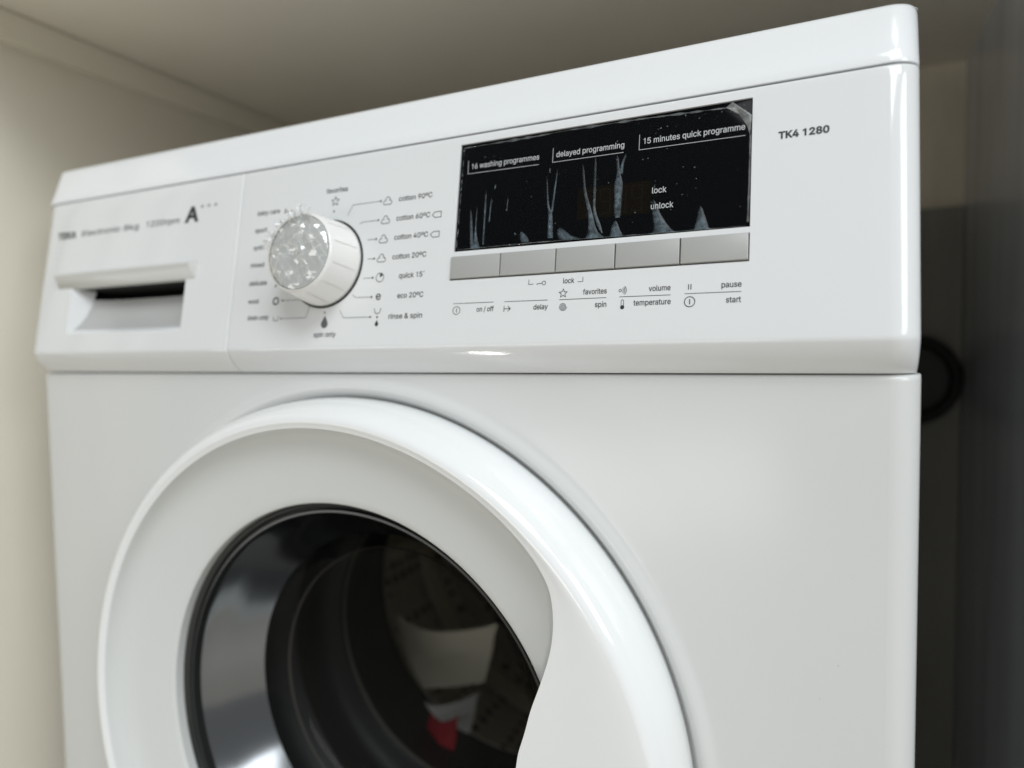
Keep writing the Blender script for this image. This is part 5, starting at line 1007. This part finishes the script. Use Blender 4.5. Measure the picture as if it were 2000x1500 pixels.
V, F, TH = [], [], []
nr, na = 110, 300
for i in range(nr + 1):
    rr = i / nr
    for j in range(na):
        a = 2 * math.pi * j / na
        r = 0.0221 * max(rr, 0.004)
        x, y = r * math.cos(a), r * math.sin(a)
        left = max(0.0, 0.3 - x / 0.0221) / 1.3
        topb = max(0.0, y / 0.0221)
        calm = 1.0 - 0.55 * max(0.0, -y / 0.0221)
        h = 0.0003 + crumple(x, y) * 1.15 * calm * (1 - 0.8 * rr ** 6) + (0.0030 * left + 0.0028 * topb) * (1 - rr ** 4)
        V.append(P(KU + x, KV + y, 0.0242 + (h if i < nr else 0.0002)) - O)
        e = 0.00016
        lap = abs(crumple(x + e, y, 3) + crumple(x - e, y, 3) + crumple(x, y + e, 3) + crumple(x, y - e, 3) - 4 * crumple(x, y, 3))
        mk = max(0.0, 0.55 + 1.3 * noise.noise((x * 120, y * 120, 3.0)))
        TH.append(min(1.0, 0.16 + (lap / 0.00003) * min(1.0, mk)))
so = obj('film_sheet', V, grid_faces(nr + 1, na, True), WRAP, wrap)
at_ = so.data.attributes.new('thickness', 'FLOAT', 'POINT')
at_.data.foreach_set('value', TH)
# loose gathers sticking out at the top and on the left
rnd = random.Random(4)
for k, (ca, cr, ln, wd) in enumerate([(92, 0.0195, 0.0085, 0.009), (78, 0.020, 0.0075, 0.007), (106, 0.0195, 0.0062, 0.006), (150, 0.0205, 0.0045, 0.007), (166, 0.0210, 0.0050, 0.0065), (128, 0.0205, 0.0032, 0.0085)]):
    a = math.radians(ca)
    V, n1, n2 = [], 5, 6
    for i in range(n1):
        t = i / (n1 - 1)
        for j in range(n2):
            s = j / (n2 - 1) - 0.5
            rad = cr + 1.0 * ln * t * (1 - 0.8 * abs(s) ** 1.5)
            lat = s * wd * (1 - 0.25 * t) + rnd.uniform(-1, 1) * 0.0004
            hh = 0.0243 + 0.0022 * math.sin(t * 2.4) + rnd.uniform(-1, 1) * 0.0008 + 0.0016 * math.sin(s * 11 + k)
            V.append(P(KU + rad * math.cos(a) - lat * math.sin(a), KV + rad * math.sin(a) + lat * math.cos(a), hh) - O)
    obj('loose_gather', V, grid_faces(n1, n2), WRAPT, wrap, 75)

# peeling protective film over the black display
film = empty('protective_film', P(0.157, 0.082, 0))
tag(film, 'clear protective film with bubbles and streaks peeling off the black display', 'film')
O2 = film.location
HF = -0.00045
outl = [(81.6, 52.9), (127.1, 53.0), (152.9, 52.7), (189.9, 52.2), (231.5, 52.0), (232.6, 56.0), (232.9, 94.8), (231.6, 100.5), (227.9, 105.8), (222.1, 110.0), (179.6, 111.7), (141.9, 112.0), (127.3, 111.6), (82.0, 111.5)]
obj('film_sheet', [P(a / 1000, b / 1000, HF) - O2 for a, b in outl], [tuple(range(len(outl)))], FILM, film)
ST = [[(89.3, 74.9, 0.6), (90.2, 67.0, 1.3), (91.8, 52.6, 2.1)], [(93.2, 76.3, 0.5), (93.2, 62.1, 1.0), (94.3, 52.6, 4.0)], [(98.1, 84.4, 0.6), (98.2, 73.5, 1.0), (98.3, 54.5, 0.8)], [(103.6, 87.4, 0.8), (103.3, 84.7, 0.8)], [(101.6, 80.4, 0.5), (101.1, 66.8, 0.8)], [(111.6, 79.7, 0.4), (111.1, 71.7, 0.5)], [(120.2, 60.1, 1.9), (123.0, 53.8, 4.7)], [(116.5, 59.6, 1.4), (117.1, 58.2, 0.9)], [(133.1, 88.7, 0.6), (134.6, 73.1, 0.9), (136.1, 67.8, 2.0), (136.8, 54.7, 3.1)], [(134.6, 92.4, 0.8), (134.7, 89.8, 0.5)], [(138.8, 91.0, 0.7), (137.9, 79.7, 0.9), (137.0, 68.5, 1.1)], [(141.6, 59.9, 2.3), (144.1, 55.8, 6.2), (147.7, 53.1, 9.6)], [(152.5, 92.2, 1.0), (154.3, 77.8, 1.2), (157.6, 65.6, 2.2), (159.1, 57.0, 4.3), (160.6, 52.6, 9.4)], [(159.0, 96.0, 1.1), (159.4, 77.2, 1.2), (159.8, 67.0, 1.3), (162.4, 59.2, 1.7), (164.3, 54.9, 0.6)], [(170.2, 94.4, 1.2), (171.2, 85.8, 1.5), (171.5, 79.1, 3.8), (171.6, 67.4, 3.4), (171.8, 62.0, 2.5)], [(174.6, 94.2, 1.0), (173.1, 88.9, 1.3), (172.4, 84.0, 2.1)], [(170.7, 60.9, 0.9), (170.8, 56.8, 3.7), (171.5, 52.4, 6.2)], [(189.2, 69.2, 1.5), (190.7, 62.2, 3.5), (193.7, 54.6, 7.0), (194.5, 52.4, 10.8)], [(189.5, 76.9, 0.6), (189.4, 74.5, 0.5)], [(211.2, 64.0, 0.9), (211.7, 58.4, 3.4), (211.9, 53.0, 6.3), (211.9, 52.3, 8.1)]]
for pts in ST:
    # resample smoothly, then raise a soft ridge across the width
    res = []
    for i in range(len(pts) - 1):
        p0, p1, p2, p3 = pts[max(0, i - 1)], pts[i], pts[i + 1], pts[min(len(pts) - 1, i + 2)]
        for s in range(6):
            t = s / 6
            res.append([0.5 * (2 * b + (c - a) * t + (2 * a - 5 * b + 4 * c - d) * t * t + (3 * b - a - 3 * c + d) * t ** 3) for a, b, c, d in zip(p0, p1, p2, p3)])
    res.append(list(pts[-1]))
    V, nw, TH = [], 9, []
    for i, (a, b, wd) in enumerate(res):
        tip = min(1.0, (i + 0.25) / 2.0)
        for j in range(nw):
            s = j / (nw - 1) - 0.5
            wdd = max(0.25, wd * 1.12) * tip * (1 + 0.12 * noise.noise((a, b, 1)))
            TH.append((1 - (2 * abs(s)) ** 2.2) * min(1.0, (i + 0.3) / (0.45 * len(res))) * (0.85 + 0.3 * noise.noise((a * 1.3, b * 0.4, 2))))
            rise = (1 - 4 * s * s) * (0.12 + 0.10 * min(wd, 5)) + 0.05 * noise.noise((a * 2 + s * wd, b * 0.8, 5)) * min(1, wd / 3)
            V.append(P((a + s * wdd) / 1000, b / 1000, HF + 0.00004 + max(0.0, rise) / 1000) - O2)
    so = obj('lifted_streak', V, grid_faces(len(res), nw), CREASE, film, 80)
    at_ = so.data.attributes.new('thickness', 'FLOAT', 'POINT')
    at_.data.foreach_set('value', [max(0.0, min(1.0, q)) for q in TH])
# folded corner and the curled edges
fold = [(221.6, 109.9, .2), (224.6, 111.4, 1.6), (233.2, 103.6, 1.8), (232.9, 100.0, 1.5), (232.4, 94.4, .3), (231.0, 99.6, .2), (227.4, 105.6, .2), (229.4, 106.4, 2.0), (226.2, 108.6, 1.5), (231.6, 103.8, 2.1)]
obj('folded_corner', [P(a / 1000, b / 1000, HF + h / 1000) - O2 for a, b, h in fold], [(0, 8, 1), (0, 6, 8), (6, 7, 8), (8, 7, 1), (7, 9, 2), (1, 7, 2), (6, 5, 7), (5, 9, 7), (9, 5, 3), (9, 3, 2), (5, 4, 3)], FOLDM, film)


def edge_strip(name, pts, w0, w1, material, seed, gap=0.0):
    rn = random.Random(seed)
    V, F = [], []
    n = 70
    seg = [(Vector(a), Vector(b)) for a, b in zip(pts, pts[1:])]
    tot = sum((b - a).length for a, b in seg)
    for i in range(n + 1):
        d = tot * i / n
        for a, b in seg:
            if d <= (b - a).length + 1e-6:
                q = a + (b - a).normalized() * d
                nn = Vector((-(b - a).y, (b - a).x)).normalized()
                break
            d -= (b - a).length
        wd = w0 + (w1 - w0) * abs(noise.noise((i * 0.23, seed, 0))) * 2 + rn.uniform(0, 0.12)
        for s in (-0.5, 0.0, 0.5):
            V.append(P((q.x + nn.x * s * wd) / 1000, (q.y + nn.y * s * wd) / 1000, HF + (0.00035 if s == 0 else 0.00005) * (0.6 + abs(noise.noise((i * 0.5, seed, 4))))) - O2)
    for i in range(n):
        if gap and noise.noise((i * 0.3, seed * 3.1, 8)) < -gap:
            continue
        F += [(3 * i, 3 * i + 1, 3 * i + 4, 3 * i + 3), (3 * i + 1, 3 * i + 2, 3 * i + 5, 3 * i + 4)]
    obj(name, V, F, material, film, 80)


edge_strip('curled_edge', [(81.6, 52.9), (127.1, 53.2), (152.9, 53.0), (189.9, 52.5), (231.5, 52.3)], 0.2, 0.7, EDGEM, 3)
edge_strip('curled_edge', [(232.2, 54.0), (232.5, 75.0), (232.5, 94.8)], 0.6, 0.9, EDGEM, 5)
edge_strip('curled_edge', [(82.2, 110.6), (127.3, 110.9), (141.9, 111.4), (179.6, 111.2), (222.1, 109.8)], 0.2, 1.3, EDGEM, 8, 0.0)
edge_strip('curled_edge', [(82.0, 54.0), (82.4, 80.0), (82.8, 110.6)], 0.2, 0.6, EDGEM, 11, 0.1)
V, F = [], []
rn = random.Random(12)
for k in range(100):
    if k < 48:
        a, b = rn.uniform(140, 231), rn.uniform(54, 109)
    elif k < 84:
        a, b = rn.uniform(176, 231), rn.uniform(104, 110.5)
    else:
        a, b = rn.uniform(84, 140), rn.uniform(56, 109)
    r = rn.choice([0.10, 0.13, 0.16, 0.2, 0.3, 0.42]) * rn.uniform(0.7, 1.1)
    k0 = len(V)
    n = 7
    V.append(P(a / 1000, b / 1000, HF + 0.00012) - O2)
    for i in range(n):
        an = 2 * math.pi * i / n
        rr = r * rn.uniform(0.7, 1.15)
        V.append(P((a + rr * math.cos(an)) / 1000, (b + rr * math.sin(an)) / 1000, HF + 0.00003) - O2)
    F += [(k0, k0 + 1 + i, k0 + 1 + (i + 1) % n) for i in range(n)]
obj('trapped_bubbles', V, F, SPECK, film, kind='stuff')

# papers left inside the drum
pk = empty('paper_packet', (-0.12, 0.31, ZA - 0.45))
tag(pk, 'cream booklet with white and red papers lying inside the drum', 'paper packet')
Q = pk.location


KS = 0.90


def leaf(name, c, bulge, material, n=9):
    """a bowed sheet of paper between four corners (lower-left, lower-right, upper-right, upper-left)"""
    c = [CAM + (Vector((a, b, ZA + d)) - CAM) * KS for a, b, d in c]
    V = []
    for th in (0.0, 0.0012):
        for i in range(n):
            t = i / (n - 1)
            for j in range(n):
                q = j / (n - 1)
                p_ = c[0].lerp(c[1], q).lerp(c[3].lerp(c[2], q), t)
                p_ = p_ + Vector((0.002 * noise.noise((q * 3, t * 3, 1)), -bulge * math.sin(math.pi * q) * (0.6 + 0.4 * t) + 0.003 * noise.noise((q * 2, t * 2, bulge * 99)) + th, -0.006 * math.sin(math.pi * q) * (1 if t > 0.5 else -0.5)))
                V.append(p_ - Q)
    g1 = grid_faces(n, n)
    F = g1 + [tuple(reversed([k + n * n for k in f_])) for f_ in g1]
    rim = [j for j in range(n)] + [i * n + n - 1 for i in range(1, n)] + [n * (n - 1) + j for j in range(n - 2, -1, -1)] + [i * n for i in range(n - 2, 0, -1)]
    F += [(rim[k], rim[(k + 1) % len(rim)], rim[(k + 1) % len(rim)] + n * n, rim[k] + n * n) for k in range(len(rim))]
    return obj(name, V, F, material, pk, 50)


leaf('booklet', [(-0.172, 0.305, -0.375), (-0.066, 0.300, -0.345), (-0.054, 0.312, -0.283), (-0.188, 0.312, -0.292)], 0.020, PAPER)
leaf('white_leaflet', [(-0.158, 0.288, -0.420), (-0.078, 0.284, -0.400), (-0.068, 0.292, -0.352), (-0.150, 0.296, -0.366)], 0.022, PAPERW)
leaf('red_leaflet', [(-0.122, 0.238, -0.420), (-0.072, 0.236, -0.404), (-0.066, 0.244, -0.352), (-0.100, 0.246, -0.358)], 0.004, PAPERR)
